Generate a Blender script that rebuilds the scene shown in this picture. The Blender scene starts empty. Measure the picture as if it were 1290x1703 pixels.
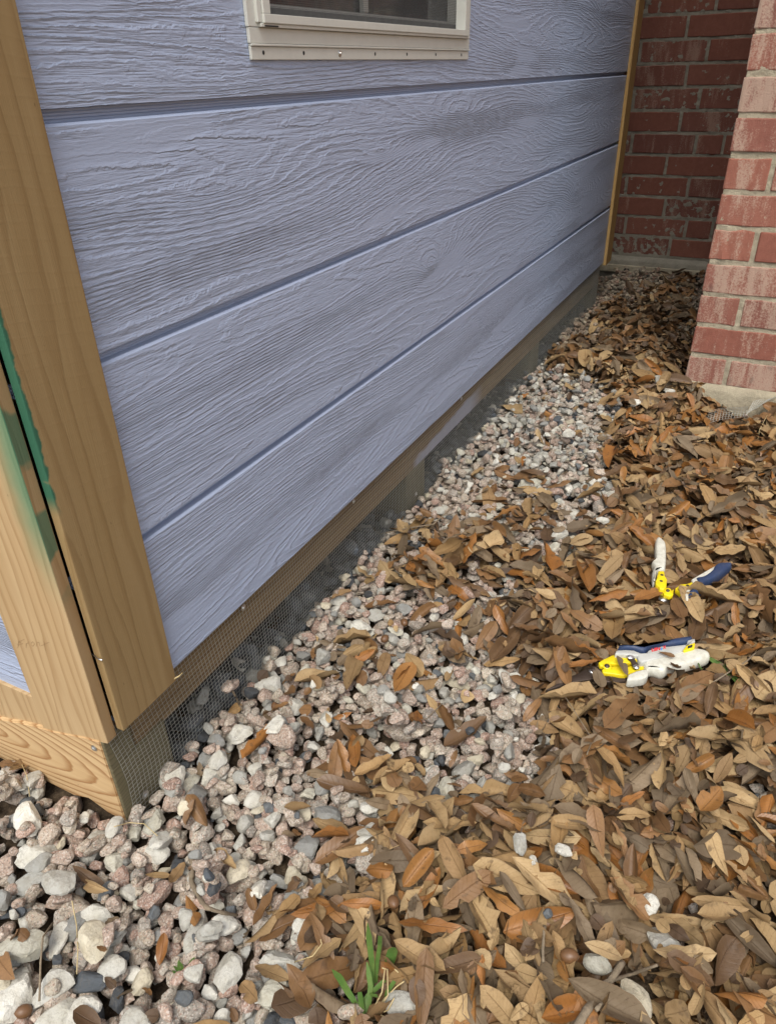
import bpy, bmesh, math, random
import numpy as np
from mathutils import Vector, Matrix, Euler, noise as mnoise

# ------------------------------------------------------------------ camera
SC = bpy.context.scene
COL = SC.collection
R = np.array([[0.44814539, -0.47227069, 0.75902971],
              [-0.89365096, -0.21432036, 0.39427749],
              [-0.02353018, -0.85500127, -0.51809184]])   # world <- camera (right, down, forward)
CAM = np.array([-0.35698, -0.55330, 0.775])
F = 1211.0
cd = bpy.data.cameras.new('camera')
cam = bpy.data.objects.new('camera', cd)
COL.objects.link(cam)
m = Matrix(((R[0][0], -R[0][1], -R[0][2], CAM[0]),
            (R[1][0], -R[1][1], -R[1][2], CAM[1]),
            (R[2][0], -R[2][1], -R[2][2], CAM[2]), (0, 0, 0, 1)))
cam.matrix_world = m
cd.sensor_fit = 'VERTICAL'
cd.sensor_height = 24.0
cd.lens = 24.0 * F / 1703.0
cd.clip_start = 0.02
cd.clip_end = 500
SC.camera = cam

# ------------------------------------------------------------------ light
W = bpy.data.worlds.new('World')
SC.world = W
W.use_nodes = True
wn = W.node_tree
for n_ in list(wn.nodes):
    wn.nodes.remove(n_)
SUN_EL, SUN_AZ = math.radians(58), math.radians(193)      # azimuth, direction the light comes from, measured from +X towards +Y
sky = wn.nodes.new('ShaderNodeTexSky')
sky.sky_type = 'NISHITA'
sky.sun_disc = False
sky.sun_elevation = SUN_EL
sky.sun_rotation = math.pi / 2 - SUN_AZ
sky.dust_density = 3.0
hs = wn.nodes.new('ShaderNodeHueSaturation')
hs.inputs['Saturation'].default_value = 0.42
bg = wn.nodes.new('ShaderNodeBackground')
bg.inputs['Strength'].default_value = 0.15
wo = wn.nodes.new('ShaderNodeOutputWorld')
wn.links.new(sky.outputs[0], hs.inputs['Color'])
wn.links.new(hs.outputs[0], bg.inputs['Color'])
wn.links.new(bg.outputs[0], wo.inputs['Surface'])
sl = bpy.data.lights.new('sun', 'SUN')
sl.energy = 1.3
sl.angle = math.radians(28)
sl.color = (1.0, 0.965, 0.90)
so = bpy.data.objects.new('sun', sl)
COL.objects.link(so)
sdir = Vector((math.cos(SUN_EL) * math.cos(SUN_AZ), math.cos(SUN_EL) * math.sin(SUN_AZ), math.sin(SUN_EL)))
so.rotation_euler = sdir.to_track_quat('Z', 'Y').to_euler()
so.location = (-3, -3, 4)
SC.view_settings.view_transform = 'Standard'
SC.view_settings.look = 'None'
SC.view_settings.gamma = 1
SC.view_settings.use_curve_mapping = False
SC.view_settings.exposure = 0.75

rnd = random.Random(7)
rng = np.random.default_rng(11)

# ------------------------------------------------------------------ measuring helpers
def ground_z(x, y):
    """height of the bed's surface"""
    def ss(a, b, t):
        t = min(1, max(0, (t - a) / (b - a)))
        return t * t * (3 - 2 * t)
    z = -0.04 * ss(0.40, 0.66, -y) * ss(1.0, 1.6, x)
    z += 0.010 * mnoise.noise(Vector((x * 3.1, y * 3.1, 3.0)))
    z -= 0.045 * ss(0.004, 0.05, y) * ss(0.09, 0.11, x)  # bed sunk under the shed to deepen the shade there
    return z

def ray(u, v):
    return R @ np.array([(u - 645) / F, (v - 851.5) / F, 1.0])

def G(u, v, dz=0.0):
    """where the line of sight through a photo pixel meets the bed"""
    d = ray(u, v)
    z = 0.0
    for _ in range(4):
        t = (z + dz - CAM[2]) / d[2]
        p = CAM + t * d
        z = ground_z(p[0], p[1])
    return p

def GP(u, v, z):
    d = ray(u, v)
    return CAM + (z - CAM[2]) / d[2] * d

def proj(P):
    q = (np.asarray(P) - CAM) @ R
    return q[..., 0] / q[..., 2] * F + 645, q[..., 1] / q[..., 2] * F + 851.5, q[..., 2]

# ------------------------------------------------------------------ node helpers
def new_mat(name):
    m = bpy.data.materials.new(name)
    m.use_nodes = True
    nt = m.node_tree
    return m, nt, nt.nodes['Principled BSDF']

class NB:
    def __init__(s, nt):
        s.nt = nt
    def n(s, t, **k):
        x = s.nt.nodes.new(t)
        for a, b in k.items():
            setattr(x, a, b)
        return x
    def put(s, sock, v):
        if v is None:
            return
        if hasattr(v, 'is_linked') or isinstance(v, bpy.types.NodeSocket):
            s.nt.links.new(v, sock)
        else:
            if hasattr(sock.default_value, '__len__') and not isinstance(v, (tuple, list)):
                v = (v, v, v)
            if hasattr(sock.default_value, '__len__') and len(sock.default_value) == 4 and len(v) == 3:
                v = tuple(v) + (1,)
            sock.default_value = v
    def math(s, op, a, b=None, c=None, clamp=False):
        x = s.n('ShaderNodeMath', operation=op, use_clamp=clamp)
        s.put(x.inputs[0], a); s.put(x.inputs[1], b)
        if c is not None:
            s.put(x.inputs[2], c)
        return x.outputs[0]
    def vmath(s, op, a, b=None):
        x = s.n('ShaderNodeVectorMath', operation=op)
        s.put(x.inputs[0], a); s.put(x.inputs[1], b)
        return x.outputs[0]
    def noise(s, vec, scale, detail=2.0, rough=0.5, dist=0.0, out=0):
        x = s.n('ShaderNodeTexNoise')
        s.put(x.inputs['Vector'], vec)
        x.inputs['Scale'].default_value = scale
        x.inputs['Detail'].default_value = detail
        x.inputs['Roughness'].default_value = rough
        x.inputs['Distortion'].default_value = dist
        return x.outputs[out]
    def vor(s, vec, scale, feature='F1', out='Distance'):
        x = s.n('ShaderNodeTexVoronoi', feature=feature)
        s.put(x.inputs['Vector'], vec)
        x.inputs['Scale'].default_value = scale
        return x.outputs[out]
    def rng(s, v, a, b, c=0.0, d=1.0, smooth=False):
        x = s.n('ShaderNodeMapRange')
        if smooth:
            x.interpolation_type = 'SMOOTHSTEP'
        s.put(x.inputs[0], v)
        for i, k in enumerate((a, b, c, d)):
            s.put(x.inputs[i + 1], k)
        return x.outputs[0]
    def mix(s, f, a, b, blend='MIX'):
        x = s.n('ShaderNodeMix', data_type='RGBA', blend_type=blend)
        s.put(x.inputs[0], f); s.put(x.inputs[6], a); s.put(x.inputs[7], b)
        return x.outputs[2]
    def ramp(s, f, stops):
        x = s.n('ShaderNodeValToRGB')
        s.put(x.inputs[0], f)
        el = x.color_ramp.elements
        while len(el) < len(stops):
            el.new(0.5)
        for e, (p, c) in zip(el, stops):
            e.position = p
            e.color = tuple(c) + (1,) if len(c) == 3 else c
        return x.outputs[0]
    def xyz(s, v):
        x = s.n('ShaderNodeSeparateXYZ')
        s.put(x.inputs[0], v)
        return x.outputs
    def comb(s, a, b, c):
        x = s.n('ShaderNodeCombineXYZ')
        s.put(x.inputs[0], a); s.put(x.inputs[1], b); s.put(x.inputs[2], c)
        return x.outputs[0]
    def bump(s, h, strength=1.0, dist=0.001, normal=None):
        x = s.n('ShaderNodeBump')
        x.inputs['Strength'].default_value = strength
        x.inputs['Distance'].default_value = dist
        s.put(x.inputs['Height'], h)
        if normal is not None:
            s.put(x.inputs['Normal'], normal)
        return x.outputs[0]

def scl(b, v, x, y, z):
    return b.vmath('MULTIPLY', v, (x, y, z))

# ------------------------------------------------------------------ materials
def siding_material():
    m, nt, bs = new_mat('lavender painted embossed siding')
    b = NB(nt)
    pos = b.n('ShaderNodeNewGeometry').outputs['Position']
    X, Y, Z = b.xyz(pos)
    ax = b.math('SUBTRACT', X, Y)            # runs along both walls
    v = b.comb(ax, 0.0, Z)
    # growth-ring field: height plus slow warps and a few knots
    w1 = b.noise(scl(b, v, 0.65, 1, 7.0), 1.0, 1.0)
    w2 = b.noise(scl(b, v, 2.6, 1, 20.0), 1.0, 2.0)
    w3 = b.noise(scl(b, v, 75.0, 1, 70.0), 1.0, 3.0, 0.6)
    Fld = b.math('MULTIPLY_ADD', b.math('SUBTRACT', w1, 0.5), 0.20, b.math('MULTIPLY', Z, 0.55))
    Fld = b.math('MULTIPLY_ADD', b.math('SUBTRACT', w2, 0.5), 0.024, Fld)
    for kx, kz, sx, sz, am in ((0.9067, 0.4695, 0.07, 0.028, 0.085), (1.9637, 0.4639, 0.10, 0.035, 0.10), (0.32, 0.668, 0.15, 0.018, 0.035),
                               (0.72, 0.673, 0.10, 0.02, 0.05), (1.02, 0.712, 0.16, 0.03, 0.06), (1.60, 0.70, 0.16, 0.03, 0.06), (1.55, 0.93, 0.2, 0.03, 0.06),
                               (2.1, 0.90, 0.16, 0.03, 0.06)):
        dx = b.math('DIVIDE', b.math('SUBTRACT', ax, kx), sx)
        dz = b.math('DIVIDE', b.math('SUBTRACT', Z, kz), sz)
        d2 = b.math('ADD', b.math('MULTIPLY', dx, dx), b.math('MULTIPLY', dz, dz))
        g = b.math('POWER', 2.718, b.math('MULTIPLY', b.math('SQRT', b.math('ADD', d2, 0.02)), -1.0))
        Fld = b.math('MULTIPLY_ADD', g, am * 0.65, Fld)
    Fj = b.math('MULTIPLY_ADD', b.math('SUBTRACT', w3, 0.5), 0.0032, Fld)
    fr = b.math('FRACT', b.math('DIVIDE', Fj, -0.0046))
    # a ring: sharp step then slow fall
    saw = b.ramp(fr, [(0.0, (0.0,) * 3), (0.14, (1,) * 3), (0.28, (0.72,) * 3), (0.55, (0.12,) * 3), (1.0, (0.0,) * 3)])
    fr2 = b.math('FRACT', b.math('DIVIDE', b.math('MULTIPLY_ADD', b.math('SUBTRACT', w3, 0.5), 0.0012, Fj), -0.0026))
    saw2 = b.ramp(fr2, [(0.0, (0.0,) * 3), (0.16, (1,) * 3), (0.34, (0.5,) * 3), (0.6, (0.0,) * 3), (1.0, (0.0,) * 3)])
    streak = b.math('ABSOLUTE', b.math('SUBTRACT', b.noise(scl(b, v, 15.0, 1, 200.0), 1.0, 2.0, 0.6), 0.5))
    streak = b.rng(streak, 0.0, 0.22, 1.0, 0.0)
    fine = b.noise(scl(b, v, 200.0, 1, 520.0), 1.0, 2.0, 0.6)
    zone = b.noise(scl(b, v, 2.2, 1, 15.0), 1.0, 1.0)
    z1 = b.rng(zone, 0.38, 0.56, smooth=True)
    flat = b.rng(b.noise(scl(b, b.vmath('ADD', v, (7.3, 0, 2.1)), 2.6, 1, 24.0), 1.0, 1.0), 0.60, 0.66, 1.0, 0.22, smooth=True)
    brk = b.rng(b.noise(scl(b, v, 30.0, 1, 60.0), 1.0, 2.0), 0.35, 0.55, 0.6, 1.0)
    h = b.math('ADD', b.math('MULTIPLY', b.math('SUBTRACT', saw, 0.22), b.math('MULTIPLY', brk, b.math('MULTIPLY_ADD', z1, 0.35, 0.60))),
               b.math('MULTIPLY', b.math('SUBTRACT', saw2, 0.2), b.math('MULTIPLY_ADD', z1, -0.20, 0.24)))
    h = b.math('MULTIPLY', b.math('MULTIPLY_ADD', b.math('SUBTRACT', streak, 0.45), 0.55, h), flat)
    h = b.math('MULTIPLY_ADD', fine, 0.24, h)
    # no grain in the groove floors
    fl = b.n('ShaderNodeAttribute', attribute_name='face_mask').outputs['Fac']
    h = b.math('MULTIPLY', h, fl)
    c = b.mix(b.noise(scl(b, v, 3, 1, 9), 1.0, 3.0), (0.342, 0.398, 0.520), (0.369, 0.427, 0.555))
    dirt = b.rng(b.noise(scl(b, v, 14, 1, 40), 1.0, 4.0, 0.7), 0.64, 0.80, 0.0, 0.15)
    c = b.mix(dirt, c, (0.30, 0.31, 0.38))
    ridge_glint = b.rng(b.math('MULTIPLY', saw, b.noise(v, 300, 2.0)), 0.44, 0.72, 0.0, 0.22)  # pale highlight painted along the grain ridges
    c = b.mix(ridge_glint, c, (0.64, 0.67, 0.82))
    nt.links.new(c, bs.inputs['Base Color'])
    bs.inputs['Roughness'].default_value = 0.42
    bs.inputs['Specular IOR Level'].default_value = 0.45
    nt.links.new(b.bump(h, 1.0, 0.00125), bs.inputs['Normal'])
    return m

def wood_material(name, base, dark, light, long_axis='Z', tilt=0.06, spacing=0.006, d0=0.03, seed=0.0, green=None, rough=0.62, paint=None, mill=1.0, spec=0.3, ring=0.75, a0=-0.045, warp=0.045):
    """sawn board: growth rings cut at a slight tilt, mill marks across; long_axis in object space"""
    m, nt, bs = new_mat(name)
    b = NB(nt)
    obj = b.n('ShaderNodeTexCoord').outputs['Object']
    X, Y, Z = b.xyz(obj)
    geo = b.n('ShaderNodeNewGeometry')
    wp = geo.outputs['Position']
    WX, WY, WZ = b.xyz(wp)
    L, A, D = {'Z': (Z, b.math('ADD', X, Y), b.math('SUBTRACT', X, Y)), 'Y': (Y, Z, X), 'X': (X, Z, Y)}[long_axis]
    v = b.comb(b.math('MULTIPLY', L, 0.16), A, D)
    vv = b.vmath('ADD', v, (seed, seed * 1.7, 0))
    wv = b.noise(vv, 14.0, 2.0)
    wv2 = b.noise(vv, 60.0, 3.0)
    a2 = b.math('ADD', b.math('SUBTRACT', A, a0), b.math('MULTIPLY', b.math('SUBTRACT', wv, 0.5), warp))
    dd = b.math('ADD', b.math('MULTIPLY_ADD', L, tilt, d0), b.math('MULTIPLY', b.math('SUBTRACT', wv2, 0.5), 0.012 * (warp / 0.045)))
    r = b.math('SQRT', b.math('ADD', b.math('MULTIPLY', a2, a2), b.math('MULTIPLY', dd, dd)))
    fr = b.math('FRACT', b.math('ADD', b.math('DIVIDE', r, spacing), seed))
    ringm = b.ramp(fr, [(0.0, (0.0,) * 3), (0.55, (0.12,) * 3), (0.88, (1,) * 3), (0.93, (0.85,) * 3), (1.0, (0.0,) * 3)])
    fib = b.noise(b.comb(b.math('MULTIPLY', L, 14.0), b.math('MULTIPLY', A, 900.0), b.math('MULTIPLY', D, 900.0)), 1.0, 2.0, 0.6)
    big = b.noise(vv, 22.0, 3.0, 0.6)
    c = b.mix(b.rng(big, 0.3, 0.7), base, light)
    c = b.mix(b.math('MULTIPLY', ringm, ring), c, dark)
    c = b.mix(b.rng(fib, 0.35, 0.75, 0.0, 0.30), c, b.mix(0.5, c, dark))
    wob2 = b.noise(b.comb(b.math('MULTIPLY', L, 2.0), b.math('MULTIPLY', A, 60.0), D), 1.0, 3.0, 0.6)
    c = b.mix(b.rng(wob2, 0.40, 0.72, 0.0, 0.35), c, dark)
    # specks
    sp = b.rng(b.vor(b.comb(b.math('MULTIPLY', L, 0.5), A, D), 55.0), 0.0, 0.055, 1.0, 0.0)
    c = b.mix(b.math('MULTIPLY', sp, 0.75), c, (0.06, 0.035, 0.015))
    if green is not None:
        c = green(b, c, WX, WY, WZ, wp)
    if paint is not None:
        c = paint(b, c, WX, WY, WZ, wp)
    nt.links.new(c, bs.inputs['Base Color'])
    bs.inputs['Roughness'].default_value = rough
    bs.inputs['Specular IOR Level'].default_value = spec
    h = b.math('MULTIPLY_ADD', fib, 0.40, b.math('MULTIPLY', ringm, 0.22))
    mm = b.n('ShaderNodeTexWave', wave_type='BANDS', bands_direction='X', wave_profile='SIN')
    b.put(mm.inputs['Vector'], b.comb(b.math('ADD', L, b.math('MULTIPLY', A, 0.18)), b.math('MULTIPLY', A, 0.6), D))
    mm.inputs['Scale'].default_value = 24.0
    mm.inputs['Distortion'].default_value = 2.2
    mm.inputs['Detail Scale'].default_value = 0.6
    h = b.math('MULTIPLY_ADD', b.math('POWER', mm.outputs['Fac'], 12.0), 0.045 * mill, h)
    nt.links.new(b.bump(h, 0.7, 0.0009), bs.inputs['Normal'])
    return m

def attr_col(b):
    return b.n('ShaderNodeAttribute', attribute_name='Col').outputs['Color']

def stone_material(name, speckle):
    m, nt, bs = new_mat(name)
    b = NB(nt)
    geo = b.n('ShaderNodeNewGeometry')
    pos = geo.outputs['Position']
    col = attr_col(b)
    if speckle:
        n1 = b.vor(pos, 640.0, out='Color')
        r1 = b.n('ShaderNodeSeparateColor')
        b.put(r1.inputs[0], n1)
        k = r1.outputs[0]
        c = b.mix(b.rng(k, 0.76, 0.82, 0, 0.50), col, (0.10, 0.08, 0.068))
        c = b.mix(b.rng(k, 0.24, 0.18, 0, 0.42), c, (0.60, 0.54, 0.47))
        c = b.mix(b.rng(r1.outputs[1], 0.80, 0.90, 0, 0.30), c, (0.42, 0.22, 0.15))
    else:
        cl = b.noise(pos, 70.0, 4.0, 0.6)
        c = b.mix(b.rng(cl, 0.38, 0.66, 0, 0.55), col, b.mix(1.0, col, (0.72, 0.68, 0.60), 'MULTIPLY'))
        vein = b.rng(b.math('ABSOLUTE', b.math('SUBTRACT', b.noise(pos, 55.0, 3.0, 0.55, 0.6), 0.5)), 0.0, 0.018, 0.35, 0.0)
        c = b.mix(vein, c, (0.16, 0.145, 0.12))
    dirt = b.rng(b.noise(pos, 160.0, 4.0, 0.7), 0.52, 0.78, 0, 0.42)
    c = b.mix(dirt, c, (0.125, 0.095, 0.062))
    nt.links.new(c, bs.inputs['Base Color'])
    bs.inputs['Roughness'].default_value = 0.85
    bs.inputs['Specular IOR Level'].default_value = 0.2
    h = b.math('ADD', b.noise(pos, 380.0, 4.0, 0.65), b.math('MULTIPLY', b.noise(pos, 110.0, 3.0), 1.5))
    nt.links.new(b.bump(h, 0.75, 0.0016), bs.inputs['Normal'])
    return m

def leaf_material():
    m, nt, bs = new_mat('dead oak leaf')
    b = NB(nt)
    uv = b.n('ShaderNodeUVMap').outputs[0]
    U, V, _ = b.xyz(uv)
    pos = b.n('ShaderNodeNewGeometry').outputs['Position']
    col = attr_col(b)
    av = b.math('ABSOLUTE', b.math('SUBTRACT', V, 0.5))
    a2 = b.math('MULTIPLY', av, 2.0)
    rib = b.rng(a2, 0.01, 0.085, 1.0, 0.0)
    vt = b.math('SUBTRACT', b.math('MULTIPLY', U, 11.0), b.math('MULTIPLY', a2, 1.6))
    vt = b.math('ADD', vt, b.math('MULTIPLY', b.noise(pos, 120, 2.0), 0.5))
    vf = b.math('ABSOLUTE', b.math('SUBTRACT', b.math('FRACT', vt), 0.5))
    vein = b.rng(vf, 0.0, 0.07, 1.0, 0.0)
    c = b.mix(b.rng(b.noise(pos, 45.0, 3.0, 0.6), 0.3, 0.7, 0.0, 0.55), col, b.mix(1.0, col, (0.62, 0.55, 0.46), 'MULTIPLY'))
    c = b.mix(b.rng(b.noise(pos, 420.0, 2.0, 0.6), 0.45, 0.75, 0.0, 0.4), c, b.mix(1.0, col, (0.66, 0.60, 0.52), 'MULTIPLY'))
    c = b.mix(b.math('MULTIPLY', vein, 0.22), c, (0.09, 0.05, 0.022))
    c = b.mix(b.math('MULTIPLY', rib, 0.55), c, b.mix(1.0, col, (0.42, 0.34, 0.25), 'MULTIPLY'))
    blot = b.rng(b.noise(pos, 85.0, 3.0, 0.6), 0.60, 0.70, 0.0, 0.6)
    c = b.mix(blot, c, (0.075, 0.043, 0.020))
    edge = b.rng(a2, 0.86, 1.0, 0.0, 0.35)
    c = b.mix(edge, c, (0.15, 0.09, 0.045))
    sp = b.rng(b.vor(pos, 240.0), 0.0, 0.12, 0.7, 0.0)
    c = b.mix(b.math('MULTIPLY', sp, b.rng(b.noise(pos, 30.0), 0.45, 0.6)), c, (0.05, 0.03, 0.015))
    nt.links.new(c, bs.inputs['Base Color'])
    sepc = b.n('ShaderNodeAttribute', attribute_name='Col').outputs['Alpha']
    nt.links.new(b.rng(sepc, 0.0, 1.0, 0.78, 0.33), bs.inputs['Roughness'])
    bs.inputs['Specular IOR Level'].default_value = 0.4
    h = b.math('ADD', b.math('MULTIPLY', rib, -1.2), b.math('MULTIPLY', vein, -0.5))
    h = b.math('ADD', h, b.math('MULTIPLY', b.noise(pos, 260.0, 3.0, 0.6), 0.7))
    nt.links.new(b.bump(h, 0.6, 0.0006), bs.inputs['Normal'])
    return m

def soil_material():
    m, nt, bs = new_mat('dark soil with bark crumbs')
    b = NB(nt)
    pos = b.n('ShaderNodeNewGeometry').outputs['Position']
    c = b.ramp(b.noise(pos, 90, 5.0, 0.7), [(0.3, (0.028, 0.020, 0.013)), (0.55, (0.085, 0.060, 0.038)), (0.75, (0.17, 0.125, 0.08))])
    c2 = b.ramp(b.noise(pos, 6, 4.0, 0.7), [(0.3, (0.10, 0.07, 0.04)), (0.7, (0.20, 0.15, 0.09))])
    X_, Y_, Z_ = b.xyz(pos)
    vc = b.n('ShaderNodeSeparateColor')
    b.put(vc.inputs[0], b.vor(b.vmath('ADD', pos, (0, 0, 0)), 34.0, out='Color'))
    lit = b.ramp(vc.outputs[0], [(0.0, (0.10, 0.06, 0.03)), (0.4, (0.22, 0.14, 0.06)), (0.7, (0.33, 0.23, 0.11)), (1.0, (0.25, 0.12, 0.04))])
    far = b.math('MAXIMUM', b.rng(Y_, -1.25, -1.45), b.math('MAXIMUM', b.rng(X_, -0.62, -0.80), b.rng(X_, 3.5, 4.0)))
    c = b.mix(far, c, lit)
    nt.links.new(c, bs.inputs['Base Color'])
    bs.inputs['Roughness'].default_value = 0.95
    bs.inputs['Specular IOR Level'].default_value = 0.15
    nt.links.new(b.bump(b.noise(pos, 160, 5.0, 0.7), 1.0, 0.006), bs.inputs['Normal'])
    return m

def brick_material(name, stuff=False, white=0.5, deep=1.0):
    m, nt, bs = new_mat(name)
    b = NB(nt)
    geo = b.n('ShaderNodeNewGeometry')
    pos = geo.outputs['Position']
    X, Y, Z = b.xyz(pos)
    rn = geo.outputs['Random Per Island'] if stuff else b.n('ShaderNodeObjectInfo').outputs['Random']
    off = b.math('MULTIPLY', rn, 37.0)
    ax = b.math('ADD', Y, b.math('MULTIPLY', X, 1.0))
    v = b.comb(b.math('ADD', ax, off), b.math('MULTIPLY', off, 0.37), Z)
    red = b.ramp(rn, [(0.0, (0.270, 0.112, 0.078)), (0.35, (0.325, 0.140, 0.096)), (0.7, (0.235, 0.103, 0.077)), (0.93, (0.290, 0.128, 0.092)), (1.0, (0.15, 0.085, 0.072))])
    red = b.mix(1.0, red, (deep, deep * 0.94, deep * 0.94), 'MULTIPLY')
    st = b.noise(b.vmath('MULTIPLY', v, (55.0, 1.0, 9.0)), 1.0, 3.0, 0.6)
    st2 = b.noise(b.vmath('MULTIPLY', v, (16.0, 1.0, 4.0)), 1.0, 3.0, 0.6)
    gr = b.noise(v, 240.0, 4.0, 0.75)
    wf = b.math('ADD', b.math('MULTIPLY', st, 0.45), b.math('ADD', b.math('MULTIPLY', st2, 0.55), b.math('MULTIPLY', b.math('SUBTRACT', gr, 0.5), 0.55)))
    wf = b.math('ADD', wf, b.math('MULTIPLY', b.math('SUBTRACT', rn, 0.5), 0.14))
    c = b.mix(b.rng(b.noise(v, 60, 4.0, 0.7), 0.35, 0.75, 0, 0.45), red, b.mix(1.0, red, (0.60, 0.52, 0.52), 'MULTIPLY'))
    c = b.mix(b.rng(wf, 0.57 - 0.10 * white, 0.66 - 0.06 * white, 0.0, 0.24 + 0.28 * white), c, (0.54, 0.43, 0.325))
    dk = b.math('MULTIPLY', b.rng(b.noise(b.vmath('MULTIPLY', v, (11.0, 1.0, 6.0)), 1.0, 3.0, 0.7), 0.60, 0.72), b.rng(rn, 0.70, 0.80))
    c = b.mix(b.math('MULTIPLY', dk, 0.75), c, (0.055, 0.048, 0.045))
    nt.links.new(c, bs.inputs['Base Color'])
    bs.inputs['Roughness'].default_value = 0.88
    bs.inputs['Specular IOR Level'].default_value = 0.2
    h = b.math('ADD', b.math('MULTIPLY', st, 1.2), b.noise(v, 300.0, 4.0, 0.7))
    nt.links.new(b.bump(h, 0.8, 0.0022), bs.inputs['Normal'])
    return m

def mortar_material(name, base):
    m, nt, bs = new_mat(name)
    b = NB(nt)
    pos = b.n('ShaderNodeNewGeometry').outputs['Position']
    c = b.mix(b.rng(b.noise(pos, 25, 4.0, 0.7), 0.3, 0.7), base, tuple(k * 0.72 for k in base))
    c = b.mix(b.rng(b.noise(pos, 300, 3.0, 0.7), 0.55, 0.75, 0, 0.55), c, tuple(k * 0.45 for k in base))
    nt.links.new(c, bs.inputs['Base Color'])
    bs.inputs['Roughness'].default_value = 0.95
    bs.inputs['Specular IOR Level'].default_value = 0.15
    h = b.math('ADD', b.noise(pos, 340, 4.0, 0.7), b.math('MULTIPLY', b.noise(pos, 60, 3.0), 2.0))
    nt.links.new(b.bump(h, 0.9, 0.003), bs.inputs['Normal'])
    return m

def plain(name, col, rough=0.5, metal=0.0, spec=0.5, dirt=0.25, bumps=0.0004, dcol=None, dscale=60):
    m, nt, bs = new_mat(name)
    b = NB(nt)
    pos = b.n('ShaderNodeNewGeometry').outputs['Position']
    c = b.mix(b.rng(b.noise(pos, dscale, 4.0, 0.7), 0.42, 0.75, 0, dirt), col, dcol or tuple(k * 0.35 for k in col))
    nt.links.new(c, bs.inputs['Base Color'])
    nt.links.new(b.rng(b.noise(pos, 80, 3.0), 0.3, 0.7, rough * 0.85, min(1, rough * 1.2)), bs.inputs['Roughness'])
    bs.inputs['Metallic'].default_value = metal
    bs.inputs['Specular IOR Level'].default_value = spec
    nt.links.new(b.bump(b.noise(pos, 400, 3.0, 0.6), 0.6, bumps), bs.inputs['Normal'])
    return m

GREEN = (0.012, 0.115, 0.070)
def green_side(b, c, X, Y, Z, p):
    """sprayed patches on the narrow face of the near corner board and a soft haze round its edge"""
    n1 = b.noise(b.comb(X, Y, b.math('MULTIPLY', Z, 1.0)), 38.0, 2.0)
    band = b.math('SINE', b.math('MULTIPLY_ADD', n1, 2.6, b.math('MULTIPLY', Z, 62.0)))
    patch = b.rng(band, -0.35, 0.15, smooth=True)
    c = b.mix(b.math('MULTIPLY', b.rng(Y, -0.0036, -0.0032, 1, 0), 0.75), c, (0.205, 0.118, 0.048))
    zt = b.rng(b.math('ADD', Z, b.math('MULTIPLY', n1, 0.02)), 0.335, 0.365, 0, 1, smooth=True)
    side = b.rng(Y, -0.0036, -0.0032, 1, 0)
    f = b.math('MULTIPLY', b.math('MULTIPLY', patch, zt), b.math('MULTIPLY', side, 0.93))
    c = b.mix(f, c, GREEN)
    hz = b.math('MULTIPLY', b.rng(b.math('ADD', Y, b.math('MULTIPLY', n1, 0.012)), 0.004, 0.040, 1.0, 0.0, smooth=True), b.rng(Z, 0.31, 0.46, 0, 1, smooth=True))
    front = b.rng(X, 0.0024, 0.0032, 1, 0)
    return b.mix(b.math('MULTIPLY', b.math('MULTIPLY', hz, front), 0.72), c, (0.030, 0.190, 0.110))

def green_edge(b, c, X, Y, Z, p):
    n1 = b.noise(p, 55.0, 2.0)
    wob = b.math('MULTIPLY', b.math('ADD', b.math('MULTIPLY', b.math('SINE', b.math('MULTIPLY', Z, 70.0)), 0.4), b.math('MULTIPLY', b.math('SUBTRACT', b.noise(b.comb(0.0, 0.0, Z), 60.0, 3.0), 0.5), 3.0)), 0.0035)
    e = b.math('ADD', b.math('ADD', X, wob), b.math('MULTIPLY', b.math('SUBTRACT', n1, 0.5), 0.006))
    f = b.math('MULTIPLY', b.rng(e, 0.0190, 0.0215, 1, 0, smooth=True), b.rng(Z, 0.425, 0.45, 0, 1, smooth=True))
    return b.mix(b.math('MULTIPLY', f, 0.92), c, GREEN)

def lav_smear(b, c, X, Y, Z, p):
    n1 = b.noise(b.comb(b.math('MULTIPLY', X, 0.4), Y, Z), 70.0, 3.0)
    zz = b.math('MULTIPLY_ADD', b.math('SUBTRACT', n1, 0.5), 0.02, Z)
    top = b.rng(X, 0.84, 1.15, 0.098, 0.122)
    f = b.math('MULTIPLY', b.rng(b.math('SUBTRACT', top, zz), 0.0, 0.010, 0, 1, smooth=True),
               b.math('MULTIPLY', b.rng(X, 0.835, 0.86), b.rng(X, 1.16, 1.24, 1, 0)))
    return b.mix(b.math('MULTIPLY', f, 0.85), c, (0.36, 0.38, 0.48))

M = {}
M['siding'] = siding_material()
M['trimA'] = wood_material('pale pine board, green overspray', (0.45, 0.310, 0.160), (0.300, 0.178, 0.076), (0.50, 0.360, 0.198), 'Z', 0.03, 0.013, 0.045, 0.3, green_side, ring=0.62, mill=0.3, warp=0.055)
M['trimB'] = wood_material('honey pine board, green edge', (0.285, 0.192, 0.084), (0.200, 0.120, 0.046), (0.320, 0.222, 0.104), 'Z', 0.03, 0.015, 0.05, 2.1, green_edge, mill=1.8, ring=0.5, warp=0.06)
M['trimC'] = wood_material('yellow pine board', (0.40, 0.245, 0.085), (0.25, 0.13, 0.04), (0.46, 0.30, 0.12), 'Z', 0.02, 0.012, 0.05, 4.2, ring=0.5)
M['skirt'] = wood_material('pine skirt plank with cathedral grain', (0.56, 0.385, 0.195), (0.270, 0.125, 0.040), (0.62, 0.45, 0.245), 'Y', 0.22, 0.0085, -0.055, 0.15, ring=0.85, mill=0.0, a0=0.055, warp=0.020)
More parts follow.
